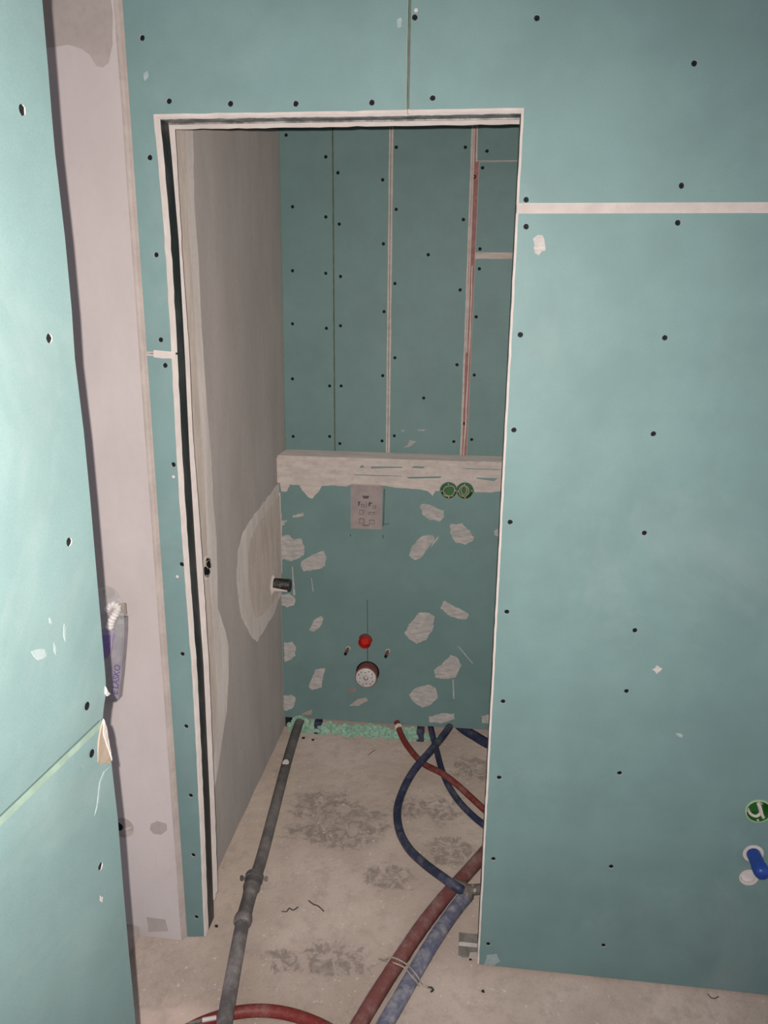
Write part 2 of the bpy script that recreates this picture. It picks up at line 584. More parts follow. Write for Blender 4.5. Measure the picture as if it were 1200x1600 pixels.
# left jamb: the board edge bows a little, so it follows measured points (top to bottom)
JL = [uvy(px + 3.0, py, 0) for px, py in ((240, 182), (245.5, 238), (257, 371), (268, 560), (276.5, 727), (288, 900), (300, 1060), (311, 1278), (318, 1463))]
JB = [uvy(px, py, 0.082) for px, py in ((267.6, 201), (280, 409), (290.5, 556), (295.8, 675), (308, 832), (314, 920), (322, 1045), (330.8, 1250), (336.7, 1407))]
def along(lst, z):
    for a, b in zip(lst, lst[1:]):
        if b[1] <= z <= a[1]:
            return a[0] + (b[0] - a[0]) * (z - a[1]) / (b[1] - a[1])
    return lst[0][0] if z > lst[0][1] else lst[-1][0]
jxl = lambda z: along(JL, z)
A = [(leftx(TOP), TOP), (leftx(zjl), zjl + 0.0025), (jxl(zjl), zjl + 0.0025)] + [p for p in JL[1:-1] if p[1] > zjl + 0.02][::-1] + [(JL[0][0], OT), (xj - G, OT), (xj - G, TOP)]
Bb = [(leftx(zjl), zjl - 0.0025), (SLB, YB - 0.012), (JL[-1][0], YB - 0.004)] + [p for p in JL[1:-1] if p[1] < zjl - 0.02][::-1] + [(jxl(zjl), zjl - 0.0025)]
Cc = [(xj + G, TOP), (xj + G, OT), (OR, OT), (OR, zj + 0.0085), (1.35, zj + 0.0085), (1.35, TOP)]
Dd = [(OR, zj - 0.0085), (OR, YB), (1.35, YB), (1.35, zj - 0.0085)]

def cut_board(name, pts, cutedges, pxs, paper=None, through=()):
    """cutedges: indices of edges that are cut on site (white crumbly gypsum); others keep their paper"""
    if area2(pts) < 0:
        n = len(pts)
        pts = pts[::-1]
        cutedges = [(n - 2 - i) % n for i in cutedges]
    out, ch = [], []
    for i in range(len(pts)):
        a = pts[i]; b = pts[(i + 1) % len(pts)]
        if i in cutedges:
            s = wavy([a, b], 0.0011, 0.022, False, i * 3.1 + pts[0][0])[:-1]
            out += s; ch += [0.0042] * len(s)
        else:
            out.append(a); ch.append(0.0016)
    return board_y(name, out, 0.0, LAY, pxs, wf, [m_board, paper or m_gyps], chamfer=ch, chd=0.003, through=through)

nA = len(A)
bA = cut_board('drywall_board', A, list(range(2, nA - 2)), [(222, 59), (264, 158), (360, 162), (462, 162), (581, 160), (234, 246), (244, 398), (251, 531)])
bB = cut_board('drywall_board', Bb, list(range(2, len(Bb) - 1)), [(258, 571), (271, 726), (284, 882), (285, 1022), (291, 1135), (298, 1243), (302, 1336), (307, 1433)])
bC = cut_board('drywall_board', Cc, [1, 2], [(648, 27), (839, 28), (676, 153), (1085, 99), (1065, 290), (822, 312)])
bD = cut_board('drywall_board', Dd, [0], [(822, 354), (1059, 348), (813, 523), (1039, 528), (803, 672), (1021, 678), (797, 816), (1007, 833), (792, 956), (992, 985),
                                           (786, 1096), (979, 1080), (780, 1215), (968, 1208), (771, 1342), (955, 1354), (763, 1475), (943, 1477)], None, [circle2(uvy(1185, 1267, 0), 0.0285, 26), circle2(uvy(1170, 1371, 0), 0.0190, 22)])
# factory-paper edges that meet in the unfilled vertical joint, the dark line over the doorway
for s in (-1, 1):
    x0 = xj + s * G
    o = box('joint_edge_paper', (min(x0, x0 + s * 0.0025), -0.0003, OT + 0.006), (max(x0, x0 + s * 0.0025), 0.012, TOP), m_paper if s < 0 else m_paper_dark, wf)
# white compound in the horizontal joints
pts = [(OR + 0.0008, zj + 0.0100)] + [(OR + 0.0008 + 1.27 * i / 40, zj + 0.0095 + 0.0012 * noise.noise(Vector((i * .5, 0, 0)))) for i in range(1, 41)] + \
      [(OR + 0.0008 + 1.27 * i / 40, zj - 0.0095 + 0.0014 * noise.noise(Vector((i * .5, 7, 0)))) for i in range(40, -1, -1)]
plate('joint_filler', lambda u, v, d: (u, -0.0016 + d, v), pts, 0, 0.02, [m_gyps, m_gyps], wf, chamfer=0.002, chd=0.001)
patch_y('joint_filler', [(240, 547), (252, 548), (274, 550), (275, 561), (255, 560), (240, 558)], 0.0, 0.0018, m_gyps, wf)
# studs and track seen in the jambs, and the two layers of board on the far side
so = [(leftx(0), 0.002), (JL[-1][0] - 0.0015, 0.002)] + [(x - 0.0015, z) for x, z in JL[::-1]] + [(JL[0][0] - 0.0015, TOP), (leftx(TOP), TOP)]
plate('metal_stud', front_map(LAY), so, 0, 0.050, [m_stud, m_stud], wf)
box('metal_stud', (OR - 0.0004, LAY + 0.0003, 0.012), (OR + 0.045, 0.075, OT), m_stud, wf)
# head track: a channel, lips down, with a rolled bead
bm = bmesh.new()
box_bm(bm, (OL - 0.002, LAY, OT + 0.0012), (OR + 0.002, 0.075, OT + 0.012), 0)
tube_bm(bm, [(OL, LAY + 0.004, OT + 0.0015), (OR, LAY + 0.004, OT + 0.0015)], 0.003, 8)
tube_bm(bm, [(OL, 0.071, OT + 0.0015), (OR, 0.071, OT + 0.0015)], 0.0025, 8)
new_obj('head_track', bm, m_metal, wf)
for k, y in enumerate((0.0755, 0.0885)):
    zt = OT - 0.002 - 0.002 * k
    zb = 0.062 + 0.012 * k
    pts = [(leftx(0), zb), (along(JB, zb) + 0.0015 * k, zb)] + [(x + 0.0015 * k, z) for x, z in JB[::-1] if zb + 0.02 < z < zt - 0.01] + [(JB[0][0] + 0.0015 * k, zt)]
    nc = len(pts) - 1
    pts += [(OR + 0.0006, zt), (OR + 0.0006, YB), (0.298, YB), (0.298, TOP), (leftx(TOP), TOP)]
    out = []
    for i in range(len(pts)):
        a = pts[i]; b = pts[(i + 1) % len(pts)]
        cut = 1 <= i <= nc
        out += wavy([a, b], 0.0013 if cut else 0.0, 0.02 if cut else 9, False, k * 9 + 2)[:-1]
    plate('inner_board', front_map(y), out, 0, 0.0122, [m_gyps, m_gyps], wf)
# floor track end poking out of the right jamb: a flat galvanised channel with two tabs
q = [W(717, 1457, 'z', 0.004), W(747, 1458, 'z', 0.004), W(745, 1495, 'z', 0.004), W(716, 1495, 'z', 0.004)]
yn, yf = q[3].y, q[0].y
xl = q[0].x
yq = lambda t_: yn + (yf - yn) * t_
box('floor_track', (xl - 0.001, yn + 0.002, 0.0005), (0.30, yf + 0.002, 0.0032), m_greyl, wf)
box('track_tab', (xl, yq(0.58), 0.0033), (OR + 0.006, yq(1.0), 0.0048), m_tab, wf)
vs_ = [(xl, yq(0.44)), (xl, yq(0.06)), (xl + 0.012, yq(0.0)), (xl + 0.028, yq(0.02)), (xl + 0.032, yq(0.24)), (OR + 0.006, yq(0.28)), (OR + 0.006, yq(0.44))]
bm = bmesh.new()
a = [bm.verts.new((x, y, 0.0033)) for x, y in vs_]; b = [bm.verts.new((x, y, 0.0048)) for x, y in vs_]
bm.faces.new(a); bm.faces.new(b)
for i in range(len(vs_)):
    j = (i + 1) % len(vs_); bm.faces.new((a[i], a[j], b[j], b[i]))
new_obj('track_tab', bm, m_tab, wf)
box('track_flange', (xl + 0.002, yq(0.44), 0.0033), (OR + 0.006, yq(0.58), 0.0075), m_smear, wf, 0.001)
# scuffs of compound on the face
for pl in ([(833, 373), (841, 367), (848, 368), (851, 380), (852, 391), (846, 393), (842, 399), (836, 396), (834, 388)], [(224, 114), (231, 110), (232, 120), (226, 127)], [(1019, 1046), (1026, 1039), (1035, 1045), (1026, 1053)],
           [(1055, 1146), (1067, 1148), (1066, 1153), (1060, 1151)], [(760, 1492), (776, 1490), (782, 1502), (770, 1510), (756, 1507)], [(620, 30), (627, 27), (627, 42), (621, 44)]):
    patch_y('compound_smear', pl, 0.0, 0.0006, m_scuff if pl[0][0] in (224, 620, 760, 1055) else m_smear, wf, 0.003, 0.006, cham=0.0006)
for px, py in ((271, 745), (277, 901), (650, 16)):
    c = uvy(px, py, 0)
    lathe('filled_screw_hole', (c[0], -0.001, c[1]), (0, 1, 0), [(0, 0), (0, 0.003), (0.0015, 0.0042)], m_gyps, wf, 10)

# ================================================================== PLASTERED END OF THE LEFT WALL
wp = empty('wall_left_end', 'pinkish plastered masonry wall end left of the doorway strip', 'wall', kind='structure')
YP = -0.014
xe = -0.7535
bm = bmesh.new()
pr = []
zs = [0.0] + [0.03 + i * (TOP - 0.03) / 40 for i in range(41)]
def xedge(z):
    return leftx(z) - 0.0062 + 0.0012 * noise.noise(Vector((z * 6, 2, 0)))
for z in zs:
    x = xedge(z)
    pr.append([(-1.6, 0.30, z), (-1.6, YP, z), (x - 0.0045, YP, z), (x - 0.0015, YP + 0.0012, z), (x, YP + 0.006, z), (x + 0.002, 0.012, z), (x + 0.002, 0.30, z)])
rows = [[bm.verts.new(p) for p in r] for r in pr]
for a, b in zip(rows, rows[1:]):
    for k in range(6):
        f = bm.faces.new((a[k], a[k + 1], b[k + 1], b[k])); f.material_index = 1 if k in (2, 3, 4) else 0
bm.faces.new(rows[0]); bm.faces.new(rows[-1])
new_obj('plaster_face', bm, [m_plaster, m_plaster_edge], wp)
# strip of bare cement between the plaster and the board
plate('edge_strip', front_map(-0.002), [(-0.775, 0.0), (SLB - 0.0005, 0.0), (leftx(TOP) - 0.0005, TOP), (-0.785, TOP)], 0, 0.10, [m_plaster_edge, m_plaster_edge], wp)
def wpatch(pxs, mat, th=0.0012, name='plaster_patch'):
    return patch_y(name, pxs, YP, th, mat, wp, 0.002, 0.015, cham=0.0015)
wpatch([(50, -40), (166, -40), (176, 20), (176, 70), (170, 98), (160, 106), (150, 103), (140, 86), (128, 77), (104, 70), (60, 76)], m_plaster_damp)
wpatch([(236, 1287), (246, 1283), (260, 1287), (261, 1297), (252, 1304), (240, 1303), (234, 1296)], m_plaster_damp, 0.001)
wpatch([(222, 1215), (255, 1208), (262, 1250), (240, 1257), (226, 1240)], m_plaster, 0.002)
wpatch([(243, 1330), (270, 1327), (276, 1352), (262, 1366), (245, 1350)], m_plaster, 0.002)
# low kerb beside the wall foot and the dark unplastered gap
kb = box('floor_kerb', (-1.5, -0.55, -0.002), (-0.868, YP - 0.001, 0.034), m_plaster_edge, wp, 0.003)
patch_y('bare_patch', [(229, 1433), (258, 1437), (263, 1455), (232, 1456)], YP, 0.001, m_plaster_damp, wp, 0.001, 0.02, cham=0.001)

# ================================================================== INNER LEFT WALL (cement plaster)
XW = -0.7385
wl = empty('wall_left', 'grey cement plastered side wall inside the toilet room', 'wall', kind='structure')
bm = bmesh.new()
NYl, NZl = 40, 70
gr = [[bm.verts.new((XW + 0.0022 * noise.noise(Vector((0, j * 0.35, k * 0.2))), 0.012 + 1.45 * j / NYl, TOP * k / NZl)) for k in range(NZl + 1)] for j in range(NYl + 1)]
for j in range(NYl):
    for k in range(NZl):
        bm.faces.new((gr[j][k], gr[j + 1][k], gr[j + 1][k + 1], gr[j][k + 1]))
lo = [bm.verts.new((XW - 0.02, y, z)) for y, z in ((0.012, 0), (1.462, 0), (1.462, TOP), (0.012, TOP))]
bm.faces.new(lo)
new_obj('cement_face', bm, m_grey, wl, True)
def xmap(th):
    return lambda u, v, d: (XW + 0.0025 + th - d, u, v)
def patch_x(name, pxs, th, mat, amp=0.003, step=0.02, cham=0.003):
    pts = []
    for px, py in pxs:
        p = W(px, py, 'x', XW + 0.002)
        pts.append((max(0.105, p.y), min(max(p.z, 0.005), 2.6)))
    if area2(pts) < 0:
        pts = pts[::-1]
    pts = wavy(pts, amp, step, True, random.uniform(0, 50))
    return plate(name, xmap(th), pts, 0, th + 0.004, [mat, mat], wl, chamfer=cham, chd=th * 0.9)
patch_x('cement_smear', [(255, 190), (301, 202), (304, 330), (311, 430), (315, 520), (322, 620), (330, 720), (333, 790), (338, 840), (340, 950), (352, 985), (357, 1010), (357, 1060), (354, 1110), (346, 1160), (338, 1215), (332, 1250), (322, 1250), (300, 900), (268, 500)], 0.0016, m_greyl, 0.004, 0.03)
patch_x('cement_smear', [(255, 190), (288, 202), (292, 330), (300, 450), (308, 600), (318, 740), (322, 850), (330, 960), (338, 1080), (334, 1180), (322, 1230), (300, 900), (268, 500)], 0.0028, m_greyb, 0.004, 0.03)
patch_x('cement_patch', [(437, 752), (425, 770), (408, 792), (392, 812), (380, 832), (372, 860), (370, 890), (373, 930), (376, 955), (383, 975), (391, 992), (402, 1003), (410, 990), (418, 975), (428, 960), (434, 940), (441, 925), (441, 890), (440, 800)], 0.003, m_greyl, 0.010, 0.02, 0.006)
patch_x('cement_patch', [(437, 770), (420, 790), (402, 815), (390, 840), (386, 870), (386, 910), (390, 945), (398, 968), (408, 962), (420, 950), (432, 930), (440, 915), (440, 850)], 0.005, m_greyb, 0.004, 0.02, 0.006)
patch_x('cement_patch', [(437, 795), (424, 815), (412, 840), (406, 880), (408, 920), (416, 935), (428, 925), (438, 905), (438, 850)], 0.007, m_greyb, 0.004, 0.02, 0.008)

# ================================================================== BACK WALL ABOVE THE LEDGE
YW = 1.245
wb = empty('wall_back', 'upper back wall of upright green boards behind the ledge', 'wall', kind='structure')
def bx(px, py):
    return uvy(px, py, YW)[0]
ZL, ZT = 1.150, TOP
def jx(p_top, p_bot, z):
    a = uvy(*p_top, YW); b = uvy(*p_bot, YW)
    return a[0] + (b[0] - a[0]) * (a[1] - z) / (a[1] - b[1])
J1 = lambda z: jx((519.5, 205), (523, 705), z)
J2 = lambda z: jx((611.5, 205), (606, 705), z)
J3 = lambda z: jx((739, 205), (721, 705), z)
J4a = lambda z: jx((746, 205), (745, 250), z)
J4 = lambda z: jx((748.5, 252), (729, 705), z)
z250 = uvy(775, 252, YW)[1]
z400 = uvy(775, 399.5, YW)[1]
mi = [m_board_in, m_gyps]
g = 0.0012
def wallb(pts, pxs, mats=mi, ch=0.0015):
    return board_y('drywall_board', pts, YW, 0.0125, pxs, wb, mats, chamfer=ch, chd=0.002, hr=0.0062, ss=1.1)
wallb([(-0.742, ZL), (J1(ZL) - g, ZL), (J1(ZT) - g, ZT), (-0.742, ZT)],
      [(447, 211), (457, 323), (457, 423), (457, 506), (457, 592), (458, 682), (509, 245), (509, 339), (509, 427), (510, 513), (515, 603), (515, 682)], [m_board_in, m_paper], 0.003)
wallb([(J1(ZL) + g, ZL), (J2(ZL) - 0.004, ZL), (J2(ZT) - 0.004, ZT), (J1(ZT) + g, ZT)],
      [(528, 270), (530, 350), (532, 432), (532, 509), (533, 603), (531, 693), (598, 281), (599, 381), (600, 487), (598, 587), (597, 689)], [m_board_in, m_paper], 0.003)
wallb([(J2(ZL) + 0.004, ZL), (J3(ZL) - 0.002, ZL), (J3(ZT) - 0.002, ZT), (J2(ZT) + 0.004, ZT)],
      [(619, 230), (619, 327), (617, 443), (617, 559), (616, 681), (727, 230), (724, 343), (719, 453), (714, 570), (669, 398), (662, 622), (709, 690)])
wallb([(J4a(z250), z250 + g), (0.298, z250 + g), (0.298, ZT), (J4a(ZT), ZT)], [(761, 236)])
wallb([(J4(z400 + 0.01), z400 + 0.010), (0.298, z400 + 0.010), (0.298, z250 - g), (J4(z250), z250 - g)], [(754, 262), (750, 389)])
wallb([(J4(ZL), ZL), (0.298, ZL), (0.298, z400 - 0.010), (J4(z400), z400 - 0.010)], [(749, 420), (744, 495), (741, 586), (737, 687)])
# red fire board showing in the gap, fillers in the joints
plate('red_board', front_map(YW + 0.005), [(J3(ZL) - 0.03, ZL), (J4(ZL) + 0.03, ZL), (J4(ZT) + 0.03, ZT), (J3(ZT) - 0.03, ZT)], 0, 0.012, [m_pink, m_gyps], wb)
c = uvy(741, 276, YW); screw((c[0], YW + 0.0025, c[1]), wb, 0, 1.1)
c = uvy(726, 662, YW); screw((c[0], YW + 0.0025, c[1]), wb, 0, 1.0)
def strip(name, fx, hw, y, z0, z1, mat, seed, th=0.004, amp=0.0013, n=60):
    L, Rr = [], []
    for i in range(n + 1):
        z = z0 + (z1 - z0) * i / n
        L.append((fx(z) - hw + amp * noise.noise(Vector((z * 9, seed, 0))), z))
        Rr.append((fx(z) + hw + amp * noise.noise(Vector((z * 9, seed + 5, 0))), z))
    return plate(name, front_map(y), L[::-1] + Rr, 0, th, [mat, mat], wb, chamfer=0.0012, chd=0.001)
strip('joint_filler', lambda z: J2(z) - 0.0055, 0.0028, YW - 0.0006, ZL, ZT, m_comp, 1, 0.010)
strip('joint_filler', lambda z: J2(z) + 0.0038, 0.0034, YW - 0.0010, ZL, ZT, m_comp, 4, 0.010)
strip('joint_filler', lambda z: J3(z) - 0.0015, 0.0036, YW - 0.0008, ZL, ZT, m_comp, 8, 0.006)
strip('joint_filler', lambda z: J3(z) + 0.006, 0.0025, YW + 0.002, 1.55, ZT, m_comp, 11, 0.004)
strip('joint_filler', lambda z: J4a(z) - 0.001, 0.0025, YW - 0.0006, z250, ZT, m_comp, 13, 0.006)
strip('joint_filler', lambda z: J3(z) + 0.010 + 0.006 * math.sin((z - 1.2) * 3.1), 0.0022, YW + 0.002, ZL, 1.86, m_comp, 17, 0.004, 0.004)
pts = [(J4(z400), z400 + 0.010), (J4(z400), z400 - 0.010), (0.29, z400 - 0.008), (0.29, z400 + 0.009)]
plate('joint_filler', front_map(YW - 0.001), wavy(pts, 0.0015, 0.02, True, 4.0), 0, 0.008, [m_comp, m_comp], wb, chamfer=0.0015, chd=0.001)
for pl in ([(626, 672), (633, 671), (630, 676)], [(640, 688), (650, 690), (640, 698), (630, 700), (638, 694)], [(652, 671), (664, 671), (664, 673), (653, 673)]):
    patch_y('compound_smear', pl, YW, 0.0006, m_smear, wb, 0.002, 0.006, cham=0.0005)
p0 = W(433, 215, 'y', YW - .002); p1 = W(445, 703, 'y', YW - .002)
tube('corner_bead', [(-0.7375, YW - 0.002, ZL), (-0.7375 , YW - 0.002, ZT)], 0.0022, m_paper, wb, 6)
# structural core behind the boards
box('wall_core', (-0.76, YW + 0.02, 0), (0.32, YW + 0.10, TOP), m_grey, wb)

# ================================================================== BOXED-IN FRAME (lower back wall)
YF = 1.112
ZB = 0.056
ZF = 1.150
bxg = empty('wall_boxing', 'low boxed-out green wall hiding the toilet frame below the ledge', 'wall', kind='structure')
def uf(px, py):
    return uvy(px, py, YF)
cR = uf(571, 1000); cB = uf(574.5, 1050)
s1, s2 = uf(701, 767), uf(726.5, 767.5)
tl, trr, br, bl = uf(549, 756), uf(600, 759), uf(597, 825), uf(547, 823)
thr = [circle2(cR, 0.0275, 24), circle2(cB, 0.0475, 28), circle2(s1, 0.0315, 24), circle2(s2, 0.0315, 24)]
zbl, zbr = uf(443, 1120)[1], uf(757, 1140)[1]
ptsF = [(-0.7365, zbl), (0.298, zbr + (zbr - zbl) * 0.2), (0.298, ZF), (-0.7365, ZF)]
fb = plate('front_board', front_map(YF), ptsF, 0, 0.0125, [m_board_in, m_gyps], bxg, through=thr, chamfer=0.001, chd=0.001)
plate('ledge_board', lambda u, v, d: (u, v, ZF + 0.0125 - d), wavy([(-0.7365, YF - 0.001), (0.298, YF - 0.001), (0.298, YW - 0.001), (-0.7365, YW - 0.001)], 0.0006, 0.03), 0, 0.0125, [m_greyl, m_comp], bxg, chamfer=0.0015, chd=0.001)
for px in (497, 657):
    p = W(px, 1140, 'y', YF - 0.012)
    box('frame_leg', (p.x - 0.015, YF - 0.022, 0), (p.x + 0.015, YF + 0.012, 0.0525), m_blue, bxg, 0.002)
p = W(442, 1130, 'y', YF + 0.04)
box('frame_leg', (-0.735, YF + 0.02, 0), (-0.712, YF + 0.05, 0.3), m_stud, bxg, 0.002)
# compound band along the top edge, with slits where the board shows through
band = [(431, 715.5), (520, 716.5), (620, 718), (700, 720), (800, 722.5), (800, 764), (770, 769), (742, 769)] + [(726.5 + 14.5 * math.cos(math.radians(a)), 767.5 - 14.5 * math.sin(math.radians(a))) for a in range(0, 150, 15)] + [(701 + 14.5 * math.cos(math.radians(a)), 767 - 14.5 * math.sin(math.radians(a))) for a in range(30, 181, 15)] + [(680, 767), (676, 775), (668, 767), (650, 764), (618, 762), (603, 759),
        (548, 757), (541, 760), (520, 758), (503, 759), (498, 768), (488, 779), (482, 777), (472, 766), (468, 758), (453, 757), (448, 768), (440, 768), (437, 754), (433, 754)]
slits = [[(563, 728), (567, 726), (570, 731), (562, 731)], [(580, 728.5), (628, 729), (630, 731), (579, 732)], [(642, 731), (647, 728), (664, 729), (661, 732)],
         [(554, 741), (600, 742.5), (628, 743.5), (628, 744.5), (600, 744), (554, 742.5)], [(634, 745), (690, 744), (688, 747), (640, 748)], [(718, 731), (782, 733), (782, 734.5), (730, 733)],
         [(744, 746), (778, 747), (772, 752), (745, 748)]]
patch_y('joint_compound', band, YF, 0.0022, m_comp, bxg, 0.0022, 0.012, holes=slits)
smears = [
    [(657, 789), (664, 787), (680, 792), (693, 797), (694, 808), (688, 815), (672, 813), (660, 803)],
    [(703, 820), (722, 817), (734, 829), (740, 842), (728, 851), (712, 848), (704, 834)],
    [(659, 838), (676, 836), (679, 842), (668, 858), (657, 872), (648, 875), (639, 868), (644, 853)],
    [(439, 838), (452, 836), (458, 842), (471, 842), (476, 860), (474, 868), (455, 877), (440, 874)],
    [(472, 876), (490, 866), (505, 860), (510, 872), (508, 884), (495, 890), (474, 893), (470, 884)],
    [(440, 929), (452, 927), (461, 935), (460, 945), (450, 949), (440, 946)],
    [(694, 939), (708, 946), (726, 955), (732, 960), (729, 967), (716, 967), (700, 961), (688, 950)],
    [(641, 974), (656, 957), (671, 958), (679, 963), (677, 980), (666, 1000), (651, 1006), (638, 998), (632, 989)],
    [(483, 984), (490, 970), (502, 962), (506, 967), (500, 981), (490, 987)],
    [(444, 1004), (456, 1002), (462, 1010), (462, 1024), (453, 1031), (445, 1034)],
    [(690, 1038), (704, 1023), (714, 1027), (721, 1040), (712, 1058), (700, 1061), (680, 1059), (678, 1047)],
    [(639, 1085), (650, 1075), (668, 1069), (681, 1075), (684, 1091), (672, 1101), (660, 1106), (645, 1096)],
    [(487, 1060), (493, 1046), (508, 1044), (505, 1060), (503, 1074), (488, 1078), (483, 1074)],
    [(443, 1087), (456, 1085), (462, 1091), (459, 1104), (448, 1111), (443, 1109)],
    [(670, 1120), (688, 1115), (710, 1115), (711, 1124), (690, 1130), (672, 1129)],
    [(752, 1118), (775, 1114), (775, 1130), (753, 1130)],
    [(457, 806), (474, 801), (475, 806), (458, 809)],
    [(772, 830), (778, 826), (778, 838), (773, 836)],
    [(437, 812), (449, 813), (444, 820), (437, 823)],
]
for pl in smears:
    patch_y('compound_smear', pl, YF, 0.0011, m_smear, bxg, 0.0050, 0.006, cham=0.0012)
patch_y('crack_shade_line', [(599.5, 764), (602, 764), (600, 822), (597.5, 822)], YF, 0.0008, m_paper_dark, bxg, 0.0008, 0.01, cham=0.0003)  # greenish crack, darkened to paint the shade line beside the cover
# corner compound at the left edge, scratches, plumb line
patch_y('joint_compound', [(435, 770), (438, 770), (440, 820), (441, 895), (437, 895), (436, 830)], YF, 0.0012, m_comp, bxg, 0.002, 0.01, cham=0.0008)
patch_y('pencil_line', [(573.6, 937), (574.5, 937), (574.8, 1044), (573.8, 1044)], YF, 0.0004, m_stud, bxg, 0, 1, cham=0.0001)
for pl in ([(547, 835), (548.2, 835), (548.2, 838), (547, 838)], [(598, 836), (599, 836), (599, 841), (598, 841)], [(599, 818.5), (608, 818.5), (608, 819.3), (599, 819.3)]):
    patch_y('pencil_line', pl, YF, 0.0004, m_stud, bxg, 0, 1, cham=0.0001)
for pl in ([(456, 885), (457.5, 885), (461.5, 930), (458, 930)], [(707, 1062), (709, 1062), (710, 1092), (708, 1092)], [(486, 903), (487, 903), (490, 924), (488.5, 924)], [(715, 1010), (716, 1009), (739, 1036), (738, 1037)],
           [(676, 848), (684, 838), (686, 840), (673, 856)], [(543, 1078), (556, 1076), (555, 1080), (543, 1081)]):
    patch_y('compound_smear', pl, YF, 0.0005, m_smear if pl[0][0] != 543 else m_pink, bxg, 0.0006, 0.02, cham=0.0003)
patch_y('compound_smear', [(545, 1103), (560, 1092), (572, 1090), (575, 1095), (560, 1103)], YF, 0.0005, m_greyl, bxg, 0.003, 0.01, cham=0.0006)
patch_y('compound_smear', [(476, 1113), (488, 1108), (487, 1116), (470, 1117)], YF, 0.0005, m_greyb, bxg, 0.003, 0.01, cham=0.0006)

# ---- right wall of the toilet room and ceiling (outside or behind the view)
wr = box('wall_right', (0.30, 0.10, 0), (0.40, 1.34, TOP), m_board_in)
tag(wr, 'green side wall of the toilet room hidden behind the partition', 'wall', kind='structure')
ce = box('ceiling', (-1.7, -2.6, TOP), (1.7, 1.5, TOP + 0.05), m_plaster)
tag(ce, 'plain pale plastered ceiling above the doorway partition', 'ceiling', kind='structure')

# ================================================================== NEAR LEFT PARTITION
P0 = Vector((-0.4942, -0.78, 0)); DL = Vector((0.0595, 0.99823, 0)).normalized(); NL = Vector((DL.y, -DL.x, 0))
wn = empty('wall_left_near', 'bright green plasterboard partition at the left edge of view', 'wall', kind='structure')
def lpx(px, py):
    r = ray(px, py)
    tt = (P0 - CAM).dot(NL) / r.dot(NL)
    p = CAM + r * tt
    return ((p - P0).dot(DL), p.z)
def lmap(u, v, d):
    p = P0 + DL * u - NL * d
    return (p.x, p.y, v)
edgepx = [(66, -60), (66, 0), (75, 105), (80.5, 175), (86, 238), (101.5, 371), (112, 483), (117, 560), (131, 675), (141, 780), (153, 920), (160, 1000), (165, 1060), (166, 1085), (163.5, 1105), (163, 1120)]
edgeL = [(162, 1127), (166, 1150), (174, 1190), (179, 1235), (184, 1278), (192, 1380), (201, 1484), (207, 1545), (212, 1600)]
eu = [lpx(*p) for p in edgepx]
el = [lpx(*p) for p in edgeL]
ja = lpx(162, 1124)[1]
TP = 0.05
def taper(u, v):
    d = abs(v - ja)
    return 0.0022 * max(0.0, 1 - d / TP) ** 1.3 if d < TP else 0.0
def ext(e):
    return [(eu[0][0], TOP)] + eu if e == 'u' else el + [(el[-1][0] + 0.002, 0.008)]
UB = -1.5
upper = [(UB, ja + 0.0012), (UB, TOP)] + ext('u') 
upper[-1] = (upper[-1][0], ja + 0.0012)
lower = [(UB, 0.008), (UB, ja - 0.0012)] + ext('l')
lower[2] = (lower[2][0], ja - 0.0012)
def near_board(pts, pxs, mats):
    cs = [lpx(*p) for p in pxs]
    # rows of vertices across the taper so the dip is real relief
    dense = []
    n = len(pts)
    o = plate('drywall_board', lmap, pts, 0, 0.0125, mats, wn, holes=[circle2(c, 0.0060, 10, 0.1) for c in cs], chamfer=0.0014, chd=0.002, dfun=taper)
    for c in cs:
        p = Vector(lmap(c[0], c[1], taper(*c)))
        screw(p, o, math.atan2(NL.x, -NL.y), 1.0)
    return o
def ear(pts):
    return pts
def taper_zone(o, zs_, u_at):
    """the shallow dip of the tapered factory edge, added to the board's own mesh"""
    bm = bmesh.new()
    bm.from_mesh(o.data)
    rows = []
    for z in zs_:
        ue = u_at(z)
        rows.append([bm.verts.new(lmap(UB + (ue - UB) * i / 16, z, taper(0, z))) for i in range(17)])
    back = [[bm.verts.new(lmap(UB, z, 0.0125)), bm.verts.new(lmap(u_at(z), z, 0.0125))] for z in zs_]
    for a, b in zip(rows, rows[1:]):
        for i in range(16):
            bm.faces.new((a[i], a[i + 1], b[i + 1], b[i]))
    for k_ in range(len(zs_) - 1):
        f = bm.faces.new((rows[k_][16], back[k_][1], back[k_ + 1][1], rows[k_ + 1][16])); f.material_index = 1
    m_ = len(zs_) - 1
    bm.faces.new([*rows[m_], back[m_][1], back[m_][0]])
    bmesh.ops.recalc_face_normals(bm, faces=bm.faces[:])
    bm.to_mesh(o.data); bm.free()
def u_on(e):
    pts_ = sorted(e, key=lambda p: p[1])
    def f(z):
        for a, b in zip(pts_, pts_[1:]):
            if a[1] <= z <= b[1]:
                return a[0] + (b[0] - a[0]) * (z - a[1]) / max(1e-6, b[1] - a[1])
        return pts_[0][0] if z < pts_[0][1] else pts_[-1][0]
    return f
fu, flw = u_on(eu), u_on(el)
up_main = [(UB, ja + TP), (UB, TOP), (eu[0][0], TOP)] + [p for p in eu if p[1] > ja + TP + 0.004] + [(fu(ja + TP), ja + TP)]
lo_main = [(UB, 0.008), (UB, ja - TP), (flw(ja - TP), ja - TP)] + [p for p in el if p[1] < ja - TP - 0.004] + [(el[-1][0] + 0.002, 0.008)]
